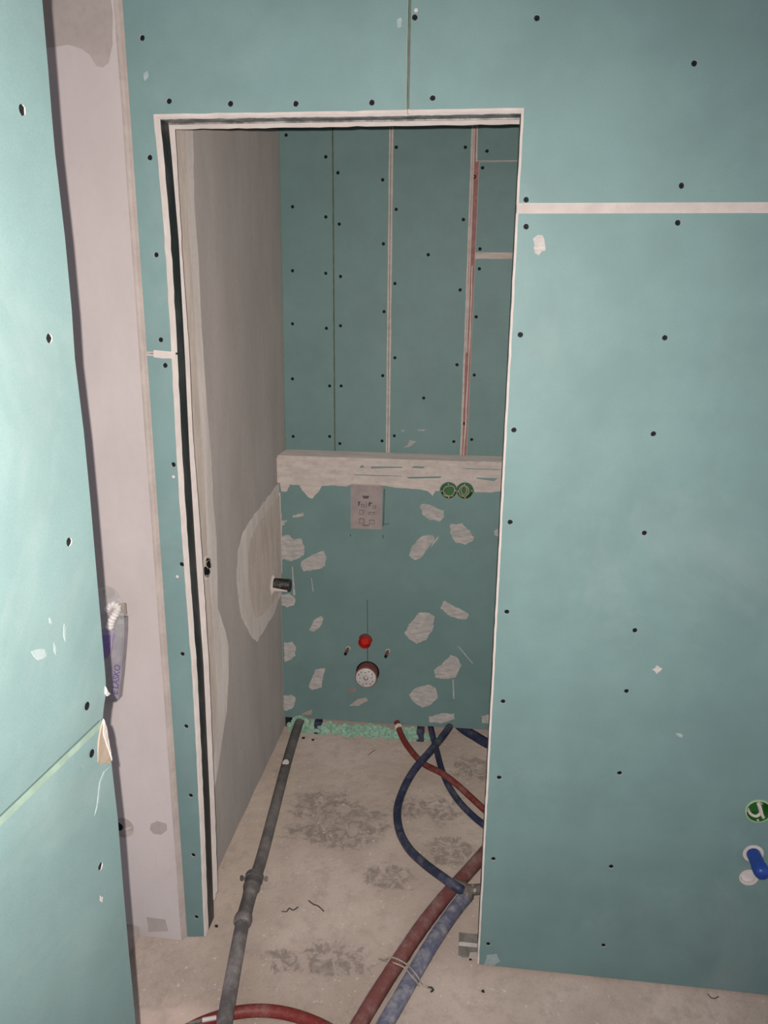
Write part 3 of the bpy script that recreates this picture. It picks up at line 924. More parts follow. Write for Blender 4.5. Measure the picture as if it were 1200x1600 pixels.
def near_main(pts, pxs):
    cs = [lpx(*p) for p in pxs]
    o = plate('drywall_board', lmap, pts, 0, 0.0125, [m_board_near, m_gyps_near], wn, holes=[circle2(c, 0.0060, 10, 0.1) for c in cs])
    for c in cs:
        screw(Vector(lmap(c[0], c[1], 0)), o, math.atan2(NL.x, -NL.y), 1.0)
    return o
nU = near_main(up_main, [(35, 172), (77, 529), (108, 847)])
nLw = near_main(lo_main, [(157, 1354)])
taper_zone(nU, [ja + d for d in (0.05, 0.04, 0.03, 0.02, 0.012, 0.006, 0.0008)], fu)
taper_zone(nLw, [ja - d for d in (0.05, 0.04, 0.03, 0.02, 0.012, 0.006, 0.0008)], flw)
for o_, p_ in ((nU, (134, 1103)), (nLw, (142, 1177))):
    c_ = lpx(*p_)
    screw(Vector(lmap(c_[0], c_[1], taper(*c_) - 0.0032)), o_, math.atan2(NL.x, -NL.y), 0.9)
m_taper = plain('pale_green_taper_paper', (0.32, 0.42, 0.33), 0.7)
def edge_paper(z0_, z1_, mat, u1):
    bm = bmesh.new()
    a = [bm.verts.new(lmap(u, z, taper(u, z) - 0.0003)) for u, z in ((UB, z0_), (u1, z0_), (u1, z1_), (UB, z1_))]
    b = [bm.verts.new(lmap(u, z, 0.004)) for u, z in ((UB, z0_), (u1, z0_), (u1, z1_), (UB, z1_))]
    bm.faces.new(a); bm.faces.new(b)
    for i in range(4):
        bm.faces.new((a[i], a[(i + 1) % 4], b[(i + 1) % 4], b[i]))
    new_obj('tapered_edge', bm, mat, wn)
edge_paper(ja - 0.0012, ja - 0.0095, m_taper, el[0][0] - 0.006)
edge_paper(ja + 0.0010, ja + 0.0030, m_paper_dark, el[0][0] - 0.006)
# torn corner: brown paper with crumbly gypsum along the edge
def patch_l(name, pxs, th, mat, amp=0.0015, step=0.006, cham=0.001, inner=0.001):
    pts = [lpx(*p) for p in pxs]
    if area2(pts) < 0:
        pts = pts[::-1]
    pts = wavy(pts, amp, step, True, random.uniform(0, 50))
    return plate(name, lambda u, v, d: lmap(u, v, d - th), pts, 0, th + inner, [mat, mat], wn, chamfer=cham, chd=th * 0.8)
patch_l('torn_paper', [(160, 1128), (165, 1150), (173.5, 1190), (172, 1194), (160, 1194), (152, 1191), (153, 1168), (157, 1140)], 0.0006, m_brown)
patch_l('broken_gypsum', [(161.5, 1123), (166, 1135), (170, 1160), (175, 1189), (170, 1176), (164, 1160), (160, 1145)], 0.0016, m_gyps_near, 0.0015, 0.005)
patch_l('broken_gypsum', [(164, 1072), (168, 1080), (172, 1084), (167, 1088), (164, 1084)], 0.002, m_gyps_near)
patch_l('compound_smear', [(173, 1197), (165, 1206), (158, 1222), (156, 1240), (153, 1260), (147, 1276), (151, 1258), (155, 1222), (162, 1205)], 0.0006, m_scuff, 0.001, 0.02)
for pl in ([(76, 965), (80, 966), (82, 976), (77, 974)], [(100, 974), (104, 980), (102, 1003), (99, 995)], [(48, 1018), (70, 1014), (74, 1026), (60, 1032)], [(84, 1003), (88, 1010), (87, 1024), (84, 1018)], [(156, 1399), (161, 1401), (160, 1410), (156, 1408)]):
    patch_l('compound_smear', pl, 0.0004, m_gyps_near if pl[0][0] == 156 else m_scuff, 0.0025, 0.005, 0.0008)
box_pts = [lmap(-0.02, 0, 0.0135), lmap(-1.5, 0, 0.0135)]
bm = bmesh.new()
prof = [(0.008, -0.009), (0.5, -0.004), (0.9, -0.002), (1.25, 0.0155), (1.6, 0.010), (1.75, -0.004), (TOP, -0.006)]
rows = []
for z, u in prof:
    rows.append([bm.verts.new(lmap(uu, z, d)) for uu, d in ((u, 0.0135), (u, 0.060), (u - 0.05, 0.060), (u - 0.05, 0.0135))])
for a, b in zip(rows, rows[1:]):
    for k in range(4):
        bm.faces.new((a[k], a[(k + 1) % 4], b[(k + 1) % 4], b[k]))
bm.faces.new(rows[0]); bm.faces.new(rows[-1])
new_obj('metal_stud', bm, m_stud, wn)
plate('inner_board', lambda u, v, d: lmap(u, v, 0.062 + d), [(UB, 0.008), (-0.004, 0.008), (-0.004, TOP), (UB, TOP)], 0, 0.0125, [m_board_near, m_gyps_near], wn)

# ================================================================== THINGS ON THE BOXING
# access cover of the flush unit
cv = empty('flush_access_cover', 'dusty cream rectangular cover with raised symbols below the plastered ledge', 'cover', (0.5 * (tl[0] + br[0]), YF, 0.5 * (tl[1] + br[1])))
def rel(parent, o):
    o.location = o.location - parent.location
    return o
x0, x1, z0, z1 = tl[0], br[0], br[1] - 0.002, tl[1]
DP = 0.018
bm = bmesh.new(); box_bm(bm, (x0, YF - DP, z0), (x1, YF + 0.004, z1), 0.0022)
rel(cv, new_obj('cover_plate', bm, m_cover, cv))
def sym(pts, th=0.0015, mat=None):
    """raised mark; pts in 0..1 across and down the cover face"""
    P2 = [(x0 + (x1 - x0) * u, z1 - (z1 - z0) * v) for u, v in pts]
    if area2(P2) < 0:
        P2 = P2[::-1]
    rel(cv, plate('embossed_symbol', lambda u, v, d: (u, YF - DP - th + d, v), P2, 0, th + 0.001, [mat or m_cover, m_cover_d], cv, chamfer=0.0006, chd=0.001))
sym([(0.37, 0.235), (0.60, 0.235), (0.56, 0.30), (0.42, 0.30)], 0.001, m_cover_d)
sym([(0.24, 0.37), (0.32, 0.37), (0.29, 0.42), (0.28, 0.47), (0.24, 0.47)], 0.001, m_cover_d)
sym([(0.59, 0.37), (0.72, 0.40), (0.63, 0.42), (0.61, 0.47), (0.57, 0.47)], 0.001, m_cover_d)
for (u, v, w, h) in ((0.34, 0.43, 0.10, 0.07), (0.74, 0.45, 0.08, 0.07), (0.28, 0.56, 0.14, 0.11), (0.58, 0.60, 0.20, 0.06), (0.28, 0.76, 0.16, 0.12), (0.60, 0.78, 0.18, 0.10), (0.38, 0.90, 0.22, 0.025)):
    # open frame marks: outline of a small rectangle
    P2 = [(x0 + (x1 - x0) * a, z1 - (z1 - z0) * b) for a, b in ((u, v), (u + w, v), (u + w, v + h), (u, v + h))]
    inn = [(x0 + (x1 - x0) * a, z1 - (z1 - z0) * b) for a, b in ((u + .03, v + .02), (u + w - .03, v + .02), (u + w - .03, v + h - .02), (u + .03, v + h - .02))] if h > 0.05 else None
    P2 = P2[::-1]
    rel(cv, plate('embossed_symbol', lambda a, b, d: (a, YF - DP - 0.0016 + d, b), P2, 0, 0.003, [m_cover, m_cover_d], cv, through=[inn] if inn else [], chamfer=0.0016, chd=0.0014))
rel(cv, plate('groove_mark', lambda a, b, d: (a, YF - DP - 0.0004 + d, b), [(x0 + (x1 - x0) * .495, z1 - (z1 - z0) * .36), (x0 + (x1 - x0) * .51, z1 - (z1 - z0) * .36), (x0 + (x1 - x0) * .51, z1 - (z1 - z0) * .5), (x0 + (x1 - x0) * .495, z1 - (z1 - z0) * .5)][::-1], 0, 0.001, [m_cover_d, m_cover_d], cv))

# flush inlet: open red sleeve
o = empty('flush_inlet_sleeve', 'open bright red round sleeve, upper of the two wall outlets', 'pipe', (cR[0], YF, cR[1]))
lathe('sleeve', (0, 0, 0), (0, -1, -0.03), [(-0.03, 0.0255), (0.026, 0.0255), (0.0285, 0.0240), (0.026, 0.0225), (0.004, 0.0215), (0.003, 0)], m_redplug, o)
lathe('inner_plug', (0, 0, 0), (0, -1, -0.03), [(0.004, 0.0185), (0.014, 0.0180), (0.016, 0.0165), (0.010, 0.0150), (0.0095, 0)], m_redplug, o)
bm = bmesh.new()
rings = []
for tt in (-0.002, 0.025):
    rings.append([bm.verts.new((0.0262 * math.sin(a), -tt, 0.0262 * math.cos(a))) for a in [math.radians(-52 + 104 * k / 10) for k in range(11)]])
for k in range(10):
    bm.faces.new((rings[0][k], rings[0][k + 1], rings[1][k + 1], rings[1][k]))
new_obj('dust_layer', bm, m_redbody, o, True)
# waste outlet with white protective cap
o = empty('waste_outlet', 'thick red wall outlet closed by a round white cap with central hole', 'pipe', (cB[0], YF, cB[1]))
lathe('outlet_body', (0, 0, 0), (0, -1, 0), [(-0.06, 0.043), (0.040, 0.043), (0.046, 0.0445), (0.050, 0.0435), (0.0505, 0.0405), (0.030, 0.0395)], m_redbody, o, 36)
lathe('gap_shade_ring', (0, 0, 0), (0, -1, 0), [(-0.02, 0.0472), (0.001, 0.0472), (0.003, 0.0455), (0.001, 0.0435)], m_screw, o, 36)  # black ring paints the shade in the gap round the outlet
lathe('end_cap', (0, 0, 0), (0, -1, 0), [(0.046, 0.0395), (0.052, 0.0405), (0.0535, 0.0385), (0.0535, 0.0095), (0.052, 0.0085), (0.036, 0.0085), (0.036, 0)], m_white, o, 36)
lathe('cap_hole', (0, 0, 0), (0, -1, 0), [(0.034, 0.0086), (0.0535, 0.0086), (0.0537, 0.0098), (0.053, 0.0102)], m_screw, o, 20)
for k in range(12):
    a = math.radians(k * 30 + 7)
    rr = 0.030 if k % 3 else 0.024
    b_ = box('printed_mark', (-0.003 - 0.001 * (k % 2), -0.0541, -0.0016 - 0.0006 * (k % 3)), (0.003, -0.0534, 0.0016), m_print, o)
    b_.location = (rr * math.cos(a), 0, rr * math.sin(a))
    b_.rotation_euler = (0, -a - math.pi / 2, 0)
# threaded rods
for k, (px, py, lab) in enumerate(((544, 1013, 'short copper-coloured threaded rod left of the red sleeve'), (606, 1017, 'short copper-coloured threaded rod right of the red sleeve'))):
    c = uf(px, py)
    o = empty('threaded_rod', lab, 'rod', (c[0], YF, c[1]), 'fixing rods beside the red outlets')
    prof = [(-0.03, 0.0055)]
    for i in range(22):
        prof += [(0.002 * i + 0.002, 0.0060), (0.002 * i + 0.003, 0.0052)]
    prof += [(0.048, 0.0055)]
    ax = (-0.06, -1, -0.03)
    lathe('rod', (0, 0, 0), ax, prof, m_rod, o, 12)
    lathe('rod_tip', (0, 0, 0), ax, [(0.046, 0.0058), (0.053, 0.0056), (0.054, 0.0045), (0.052, 0)], m_screw, o, 12)
    lathe('plaster_collar', (0, 0, 0), (0, -1, 0), [(0, 0.009), (0.0015, 0.0075), (0.0015, 0.0055)], m_comp, o, 12)

# double socket boxes with coiled cables
def coil(cx, cz, y, rx, rz, turns, ph=0.0, n=22, drift=0.004):
    return [(cx + rx * math.cos(2 * math.pi * i / n + ph), y - drift * i / n + 0.002 * math.sin(i * 1.3), cz + rz * math.sin(2 * math.pi * i / n + ph)) for i in range(int(n * turns) + 1)]
def socket(name, label, c, y0, r, group=None, coils=(), rim=None, depth=0.04):
    o = empty(name, label, 'socket box', (c[0], y0, c[1]), group)
    lathe('box_cup', (0, 0, 0), (0, 1, 0), [(-0.0015, r * 1.02), (-0.0015, r * 0.93), (0.004, r * 0.90), (depth, r * 0.87), (depth + 0.001, 0)], m_gbox, o)
    if rim:
        lathe('box_rim', (0, 0, 0), (0, 1, 0), [(0.001, r * 1.10), (-0.0022, r * 1.07), (-0.0026, r * 1.0), (0.0, r * 0.96)], rim, o)
    for a in (90, 180, 270, 0):
        t_ = math.radians(a + 4)
        lathe('fixing_screw', (0.88 * r * math.cos(t_), 0.001, 0.88 * r * math.sin(t_)), (0, -1, 0), [(0, 0.0032), (0.002, 0.0030), (0.003, 0.0018), (0.0032, 0)], m_bolt, o, 10)
    for cpath, rad, mat in coils:
        tube('cable', cpath, rad, mat, o, 8)
    return o
socket('socket_box', 'green round socket box, left of the pair under the ledge', s1, YF, 0.0295, 'twin socket boxes under the ledge',
       [(spline([(-0.012, 0.03, -0.012), (-0.020, 0.006, -0.018), (0.004, 0.001, -0.0205), (0.020, 0.0, -0.008), (0.021, -0.001, 0.012), (0.008, -0.002, 0.020), (-0.012, -0.001, 0.014), (-0.020, 0.0, -0.002), (-0.008, 0.001, -0.017), (0.012, 0.004, -0.020), (0.02, 0.01, -0.021)], 6), 0.0021, m_cable)])
socket('socket_box', 'green round socket box, right of the pair under the ledge', s2, YF, 0.0295, 'twin socket boxes under the ledge',
       [(coil(-0.004, 0.0, 0.004, 0.0185, 0.021, 1.7), 0.0021, m_cable), (coil(-0.004, 0.001, 0.010, 0.0105, 0.018, 1.2, 2.0), 0.0021, m_cable)])

# black pipe stub from the side wall
pb = W(424, 913, 'x', XW + 0.004)
o = empty('black_pipe_stub', 'short black plastic pipe stub sticking out of the grey side wall', 'pipe', (XW, pb.y, pb.z))
lathe('stub', (0, 0, 0), (1, 0.0, 0), [(-0.01, 0.0235), (0.012, 0.0245), (0.052, 0.0240), (0.072, 0.0245), (0.077, 0.0225), (0.0775, 0.0)], m_black, o)
lathe('plaster_collar', (0, 0, 0), (1, 0, 0), [(0.006, 0.042), (0.012, 0.032), (0.016, 0.025), (0.014, 0.023)], m_comp, o, 18)
bm = bmesh.new()
rows = []
for xx in (0.012, 0.03, 0.045, 0.062, 0.070):
    ww = 0.65 - 0.4 * (xx - 0.012) / 0.058
    rows.append([bm.verts.new((xx, -0.0252 * math.cos(-0.75 + ww * s) , 0.0252 * math.sin(-0.75 + ww * s))) for s in (-1, -0.5, 0, 0.5, 1)])
for a, b in zip(rows, rows[1:]):
    for k in range(4):
        bm.faces.new((a[k], a[k + 1], b[k + 1], b[k]))
new_obj('plaster_smear', bm, m_comp, o, True)

# cable outlet hole in the side wall by the jamb
pc = W(322, 887, 'x', XW + 0.004)
o = empty('cable_outlet', 'dark round cable hole in the grey side wall next to the left jamb', 'outlet', (XW + 0.004, pc.y, pc.z))
lathe('outlet_ring', (0, 0, 0), (1, 0, 0), [(0.0, 0.036), (0.004, 0.034), (0.004, 0.028), (0.001, 0.027), (0.0012, 0)], m_greyl, o, 20)
for k, (dy, dz, rr) in enumerate(((0.012, 0.012, 0.012), (0.006, -0.014, 0.009), (-0.014, -0.006, 0.013), (0.020, 0.0, 0.008), (0.0, 0.022, 0.007))):
    lathe('cable_end', (0, dy, dz), (1, 0, 0), [(0, rr * 1.1), (0.005, rr), (0.007, rr * 0.6), (0.006, 0)], m_screw, o, 9)
tube('cable_loop', [(0.004, 0.022 * math.cos(a), 0.024 * math.sin(a) - 0.002) for a in [math.radians(-150 + 24 * k) for k in range(12)]], 0.003, m_cable, o, 8)

# ================================================================== FOAM AND PIPES ON THE FLOOR
# expanding foam under the boxing: a ridge of many small bubbles
bm = bmesh.new()
rf = random.Random(3)
def bubble(x, y, z, r_):
    res = bmesh.ops.create_icosphere(bm, subdivisions=2, radius=r_)
    for v in res['verts']:
        k_ = 1 + 0.28 * noise.noise(v.co * 110 + Vector((x * 40, y, z)))
        v.co = Vector((x + v.co.x * k_ * 1.15, y + v.co.y * k_, max(-0.001, z + v.co.z * k_ * 0.9)))
xx = -0.700
while xx < -0.09:
    thin = 1.0 if xx < -0.17 else 0.6
    for _ in range(5):
        r_ = rf.uniform(0.0065, 0.0135) * thin
        bubble(xx + rf.uniform(-0.008, 0.008), 1.109 + rf.uniform(-0.014, 0.020), rf.uniform(-0.004, 0.038) * thin, r_)
    xx += 0.0085
for a in range(0, 360, 24):   # collar round the drain pipe
    t_ = math.radians(a)
    bubble(-0.664 + 0.031 * math.cos(t_), 1.106, 0.044 + 0.027 * math.sin(t_) - 0.008, 0.009)
fo = new_obj('expanding_foam', bm, m_foam, None, True)
tag(fo, 'lumpy pale green foam strip filling the gap under the boxed wall', 'foam')

def zpts(lst):
    """(px, py, height) triples -> points"""
    return [W(px, py, 'z', h) for px, py, h in lst]

# drain pipe
o = empty('drain_pipe', 'long grey plastic drain pipe lying on the floor through the doorway', 'pipe')
pA = [W(466, 1133, 'z', 0.043), W(447, 1195, 'z', 0.038), W(413, 1325, 'z', 0.036), W(397, 1378, 'z', 0.036)]
far = Vector((pA[0].x + 0.006, pA[0].y + 0.06, 0.046))
tube('pipe_section', spline([far] + pA, 6), 0.0183, m_drain, o, 20)
a0, a1 = W(397, 1372, 'z', 0.036), W(379, 1440, 'z', 0.038)
ax = (a1 - a0)
L = ax.length
lathe('pipe_coupling', a0, ax, [(-0.012, 0.0180), (-0.010, 0.0240), (0.004, 0.0248), (0.010, 0.0232), (0.030, 0.0232), (0.036, 0.0258), (0.044, 0.0250), (0.052, 0.0215), (0.085, 0.0198), (L - 0.026, 0.0203), (L - 0.018, 0.0240), (L - 0.008, 0.0258), (L + 0.004, 0.0250), (L + 0.010, 0.0215), (L + 0.012, 0.0190)], m_drain_l, o, 26)
cl = lathe('pipe_clamp', a0 + ax.normalized() * 0.002, ax, [(-0.009, 0.0246), (-0.009, 0.0280), (0.009, 0.0280), (0.009, 0.0246)], m_drain, o, 26)
side = Vector((-ax.y, ax.x, 0)).normalized()
for s in (-1, 1):
    c = a0 + ax.normalized() * 0.002 + side * s * 0.029
    bm = bmesh.new()
    tube_bm(bm, [c, c + side * s * 0.010], 0.0028, 8)
    tube_bm(bm, [c + side * s * 0.008 - Vector((0, 0, 0.006)), c + side * s * 0.008 + Vector((0, 0, 0.007))], 0.0055, 6)
    new_obj('clamp_bolt', bm, m_drain_l if s < 0 else m_bolt, cl)
pN = [a1 - ax * 0.02] + [W(366, 1510, 'z', 0.045), W(353, 1585, 'z', 0.0515), W(342, 1660, 'z', 0.050), W(332, 1730, 'z', 0.046)]
tube('pipe_section', spline(pN, 8), 0.0192, m_drain_l, o, 22)
c = W(445, 1203, 'z', 0.054)
dirp = (pA[1] - pA[2]).normalized(); sp = Vector((-dirp.y, dirp.x, 0))
bm = bmesh.new()
rows = []
for i in range(5):
    w = 0.9 * math.sqrt(max(0.05, 1 - ((i - 2) / 2.2) ** 2))
    cc = pA[1].lerp(pA[2], 0.02) + dirp * (i - 2) * 0.008
    rows.append([bm.verts.new(cc + sp * 0.0188 * math.sin(w * q) + Vector((0, 0, 1)) * 0.0188 * math.cos(w * q)) for q in (-0.8, -0.4, 0, 0.4, 0.8)])
for a, b in zip(rows, rows[1:]):
    for k in range(4):
        bm.faces.new((a[k], a[k + 1], b[k + 1], b[k]))
new_obj('paper_sticker', bm, m_comp, o, True)

def hose(name, label, pts, r, mat, per=8, seam=None, group=None, ribs=0.0, cat='hose'):
    o = empty(name, label, cat, (0, 0, 0), group)
    path = spline(zpts(pts), per)
    rs = [r * (1 + (ribs * noise.noise(Vector((i * 0.9, r * 900, 0))))) for i in range(len(path))]
    tube('hose_body', path, rs, mat, o, 18)
    if seam is not None:
        sp_ = []
        m = len(path)
        for i in range(m):
            d = (path[min(m - 1, i + 1)] - path[max(0, i - 1)]).normalized()
            s = Vector((d.y, -d.x, 0)).normalized()
            sp_.append(path[i] + s * math.sin(seam) * r * 1.01 + Vector((0, 0, math.cos(seam) * r * 1.01)))
        tube('seam', sp_, 0.0017, m_seam, o, 6)
    return o, path

# thin pipes, lowest first
hose('blue_hose', 'thin blue water pipe passing under the red one to the doorway edge', [(671, 1126, 0.060), (675, 1146, 0.040), (682, 1172, 0.022), (690, 1202, 0.0135), (701, 1228, 0.0135), (717, 1252, 0.0135), (736, 1272, 0.0135), (755, 1288, 0.0135), (785, 1308, 0.014), (830, 1330, 0.014)], 0.0118, m_blue, 8)
oA, _ = hose('red_hose', 'thin red water pipe running from under the boxing to the right jamb', [(620, 1128, 0.070), (626, 1146, 0.050), (637, 1166, 0.028), (660, 1192, 0.018), (690, 1208, 0.038), (714, 1226, 0.030), (736, 1246, 0.018), (758, 1266, 0.013), (790, 1292, 0.013), (830, 1318, 0.014)], 0.0118, m_red, 8)
p = W(623, 1137, 'z', 0.06)
lathe('sleeve_end', p, (W(626, 1146, 'z', 0.05) - p), [(-0.012, 0.0122), (-0.010, 0.0142), (0.004, 0.0138), (0.006, 0.0122)], m_comp, oA, 14)
hose('red_insulated_pipe', 'thick dusty red insulated pipe lying left of the blue one', [(800, 1282, 0.023), (752, 1338, 0.023), (722, 1372, 0.023), (690, 1408, 0.023), (660, 1446, 0.023), (630, 1490, 0.023), (600, 1536, 0.023), (568, 1588, 0.023), (545, 1630, 0.023), (505, 1710, 0.023)], 0.0215, m_redd, 10, seam=0.75, ribs=0.05, cat='pipe')
hose('blue_insulated_pipe', 'thick dusty blue insulated pipe from the tee to the foreground', [(731, 1397, 0.026), (718, 1412, 0.024), (700, 1436, 0.0225), (676, 1472, 0.0225), (652, 1512, 0.0225), (632, 1547, 0.0225), (606, 1592, 0.0225), (590, 1622, 0.0225), (545, 1705, 0.0225)], 0.0212, m_blued, 10, seam=0.85, ribs=0.05, cat='pipe')
oB, pathB = hose('blue_hose', 'dark blue water pipe looping in a wide arc down to the tee', [(709, 1124, 0.072), (695, 1146, 0.064), (672, 1174, 0.066), (648, 1202, 0.046), (631, 1232, 0.024), (621, 1264, 0.016), (624, 1297, 0.016), (639, 1326, 0.018), (664, 1350, 0.034), (692, 1371, 0.060), (713, 1386, 0.058), (722, 1391, 0.048)], 0.0140, m_blue, 10)
hose('dark_insulated_pipe', 'dark blue grey pipe entering at the right under the boxing', [(712, 1128, 0.04), (724, 1139, 0.032), (742, 1150, 0.024), (765, 1163, 0.024), (820, 1186, 0.024)], 0.0195, m_blue, 8, cat='pipe')
# tee fitting
tp = W(734, 1391, 'z', 0.040)
o = empty('pipe_tee', 'dusty brass tee joining the blue pipes beside the right jamb', 'fitting', tp)
dB = (W(705, 1379, 'z', 0.05) - tp).normalized()
dE = (W(718, 1414, 'z', 0.024) - tp).normalized()
dR = Vector((0.95, 0.30, -0.02)).normalized()
lathe('tee_body', -dR * 0.012, dR, [(-0.016, 0), (-0.014, 0.014), (-0.004, 0.0175), (0.012, 0.0175), (0.022, 0.0155), (0.05, 0.0150), (0.052, 0.0125), (0.12, 0.0118)], m_brass, o, 16)
lathe('pipe_sleeve', (0, 0, 0), dB, [(0.0, 0.0125), (0.012, 0.0130), (0.014, 0.0175), (0.052, 0.0165), (0.054, 0.013)], m_brass, o, 16)
lathe('pipe_sleeve', (0, 0, 0), dE, [(0.0, 0.0135), (0.008, 0.0180), (0.022, 0.0185), (0.026, 0.0160)], m_brass, o, 16)
c = W(742, 1391, 'z', 0.058) - tp
lathe('tee_bolt', c, (-0.1, -0.5, 0.8), [(-0.012, 0.0065), (0.0, 0.0065), (0.003, 0.0055), (0.0035, 0)], m_bolt, o, 6)
c = W(739, 1384, 'z', 0.058) - tp
lathe('tee_bolt', c, (-0.1, -0.5, 0.8), [(-0.012, 0.006), (0.0, 0.006), (0.002, 0.005), (0.0025, 0)], m_brass, o, 6)
# red sleeve crossing at the bottom
hose('red_hose', 'red water pipe arching across the floor at the bottom edge', [(190, 1690, 0.017), (250, 1640, 0.017), (300, 1606, 0.016), (345, 1588, 0.016), (385, 1580, 0.016), (425, 1580, 0.017), (465, 1588, 0.017), (505, 1604, 0.024), (530, 1620, 0.050), (565, 1640, 0.066), (620, 1675, 0.066), (680, 1725, 0.030), (720, 1780, 0.017)], 0.0150, m_red, 8)
# tie wire round the two insulated pipes
o = empty('tie_wire', 'thin twisted tie wire wrapped round the thick red and blue pipes', 'wire')
tube('wire', spline(zpts([(592, 1498, 0.004), (600, 1500, 0.016), (612, 1496, 0.040), (624, 1500, 0.0475), (634, 1506, 0.036), (640, 1511, 0.040), (648, 1520, 0.0475), (655, 1530, 0.030), (660, 1538, 0.006), (668, 1543, 0.003), (675, 1547, 0.003)]), 6), 0.0022, m_cable, o, 7)
tube('wire', spline(zpts([(596, 1500, 0.014), (606, 1502, 0.034), (620, 1506, 0.0470), (632, 1512, 0.040), (642, 1524, 0.0455), (650, 1533, 0.036), (654, 1540, 0.010)]), 6), 0.0020, m_cable, o, 7)
tube('wire_end', spline(zpts([(668, 1543, 0.003), (674, 1543, 0.006), (677, 1547, 0.004), (673, 1550, 0.003)]), 6), 0.0022, m_stud, o, 6)
# white tube offcut bottom left
o = empty('tube_offcut', 'short white plastic tube end beside the drain pipe at the bottom', 'tube')
pa, pbn = W(316, 1594, 'z', 0.036), W(338, 1590, 'z', 0.036)
tube('tube_body', [pa, pbn], 0.0055, m_white, o, 12)
tube('tube_tail', spline([pa, W(300, 1598, 'z', 0.03), W(284, 1606, 'z', 0.02), W(262, 1622, 'z', 0.006)], 6), 0.0042, m_brass, o, 8)
# crumbs on the floor
for k, (px, py, s, lab) in enumerate(((755, 1549, 0.005, 'small black crumb on the floor below the right board corner'), (637, 1558, 0.006, 'small black crumb on the floor right of the thick blue pipe'), (474, 1153, 0.008, 'dark crumb on the floor beside the far end of the drain pipe'),
                                      (489, 1156, 0.007, 'dark crumb on the floor just below the green foam'), (735, 1499, 0.004, 'tiny brown crumb beside the metal floor track'), (338, 1447, 0.006, 'brown crumb on the floor left of the drain pipe coupling'))):
    p = W(px, py, 'z', s * 0.3)
    bm = bmesh.new()
    bmesh.ops.create_icosphere(bm, subdivisions=1, radius=s)
    for v in bm.verts:
        v.co *= 1 + 0.5 * noise.noise(v.co * 300 + Vector((k, 0, 0)))
        v.co.z *= 0.5
    c_ = new_obj('debris_crumb', bm, m_crumb)
    c_.location = p
    tag(c_, lab, 'debris', 'crumbs on the floor')
for k, (pl, lab) in enumerate((([(1106, 1553, .003), (1110, 1558, .004), (1116, 1560, .004), (1123, 1557, .003)], 'thin dark fibre curl on the floor under the right board'),
                               ([(576, 1180, .003), (580, 1176, .006), (586, 1172, .004)], 'thin dark fibre on the floor in front of the foam'))):
    o = tube('fibre', spline(zpts(pl), 5), 0.0011, m_stud, None, 5)
    tag(o, lab, 'debris', 'loose fibres on the floor')
for k, (pl, lab) in enumerate((([(440, 1424, .0015), (448, 1424, .002), (452, 1419, .002), (458, 1422, .002), (466, 1417, .0015)], 'grey wire scrap on the floor, left of two near the coupling'),
                               ([(482, 1407, .0015), (490, 1413, .002), (496, 1415, .002), (502, 1420, .002), (506, 1424, .0015)], 'grey wire scrap on the floor, right of two near the coupling'))):
    o = tube('wire_scrap', spline(zpts(pl), 6), 0.0016, m_stud, None, 5)
    tag(o, lab, 'debris', 'wire scraps on the floor')

# ================================================================== THINGS ON THE RIGHT BOARD
c = uvy(1185, 1267, 0)
socket('socket_box', 'green round socket box with white cable at the lower right edge', c, -0.0012, 0.0285, None,
       [(spline([(-0.024, 0.012, 0.002), (-0.018, -0.001, -0.008), (-0.006, -0.006, -0.010), (0.002, -0.006, 0.000), (-0.002, -0.006, 0.014), (-0.004, -0.002, 0.022), (0.006, 0.006, 0.018)], 6), 0.0036, m_cablew),
        (spline([(-0.004, 0.006, 0.024), (-0.001, -0.007, 0.016), (0.004, -0.009, 0.000), (0.010, -0.008, -0.011)], 6), 0.0040, m_cablew)], m_gboxl, 0.034)
c = uvy(1177, 1334, 0)
o = empty('blue_pipe_plug', 'bright blue capped pipe plug sticking out of the right board', 'plug', (c[0], 0, c[1]))
axb = Vector((-0.02, -1, -0.04))
lathe('plug_body', (0, 0, 0), axb, [(-0.003, 0.0165), (0.042, 0.0165), (0.043, 0.0182), (0.060, 0.0182), (0.068, 0.0160), (0.073, 0.0105), (0.0745, 0)], m_blueplug, o)
lathe('plaster_collar', (0, 0, 0), (0, -1, 0), [(0, 0.0245), (0.0015, 0.0232), (0.001, 0.0165)], m_gyps, o, 18)
c = uvy(1170, 1371, 0)
o = empty('white_pipe_plug', 'white round pipe plug set in its hole below the blue one', 'plug', (c[0], 0, c[1]))
lathe('plug_body', (0, 0, 0), (0, -1, 0), [(-0.022, 0.0180), (-0.008, 0.0178), (-0.005, 0.0165), (-0.0045, 0)], m_white, o)
lathe('plaster_collar', (0, 0, 0), (0, -1, 0), [(0.0002, 0.0228), (0.0020, 0.0215), (0.0020, 0.0196), (-0.004, 0.0186)], m_gyps, o, 22)

# ================================================================== THINGS AT THE PLASTERED WALL END
# wall conduit ring near the foot
c = uvy(192, 1293, YP)
o = empty('conduit_outlet', 'round conduit outlet with clear plug low in the pinkish wall', 'outlet', (c[0], YP, c[1]))
lathe('outlet_cup', (0, 0, 0), (0, -1, 0), [(0, 0.030), (0.003, 0.0285), (0.003, 0.0250), (0.0008, 0.0240), (0.0008, 0)], m_plaster_damp, o)
lathe('plug', (0.014, 0, -0.008), (0.1, -1, 0), [(0, 0.014), (0.006, 0.0135), (0.007, 0.0115), (0.005, 0.010), (0.005, 0)], m_plaster_edge, o, 18)
tube('plug_rib', [(0.006, -0.008, -0.002), (0.028, -0.009, 0.010)], 0.0022, m_plaster, o, 6)
lathe('dark_bore', (-0.012, 0, 0.002), (0, -1, 0), [(0.0009, 0.0125), (0.0016, 0.0115), (0.0012, 0)], m_screw, o, 16)

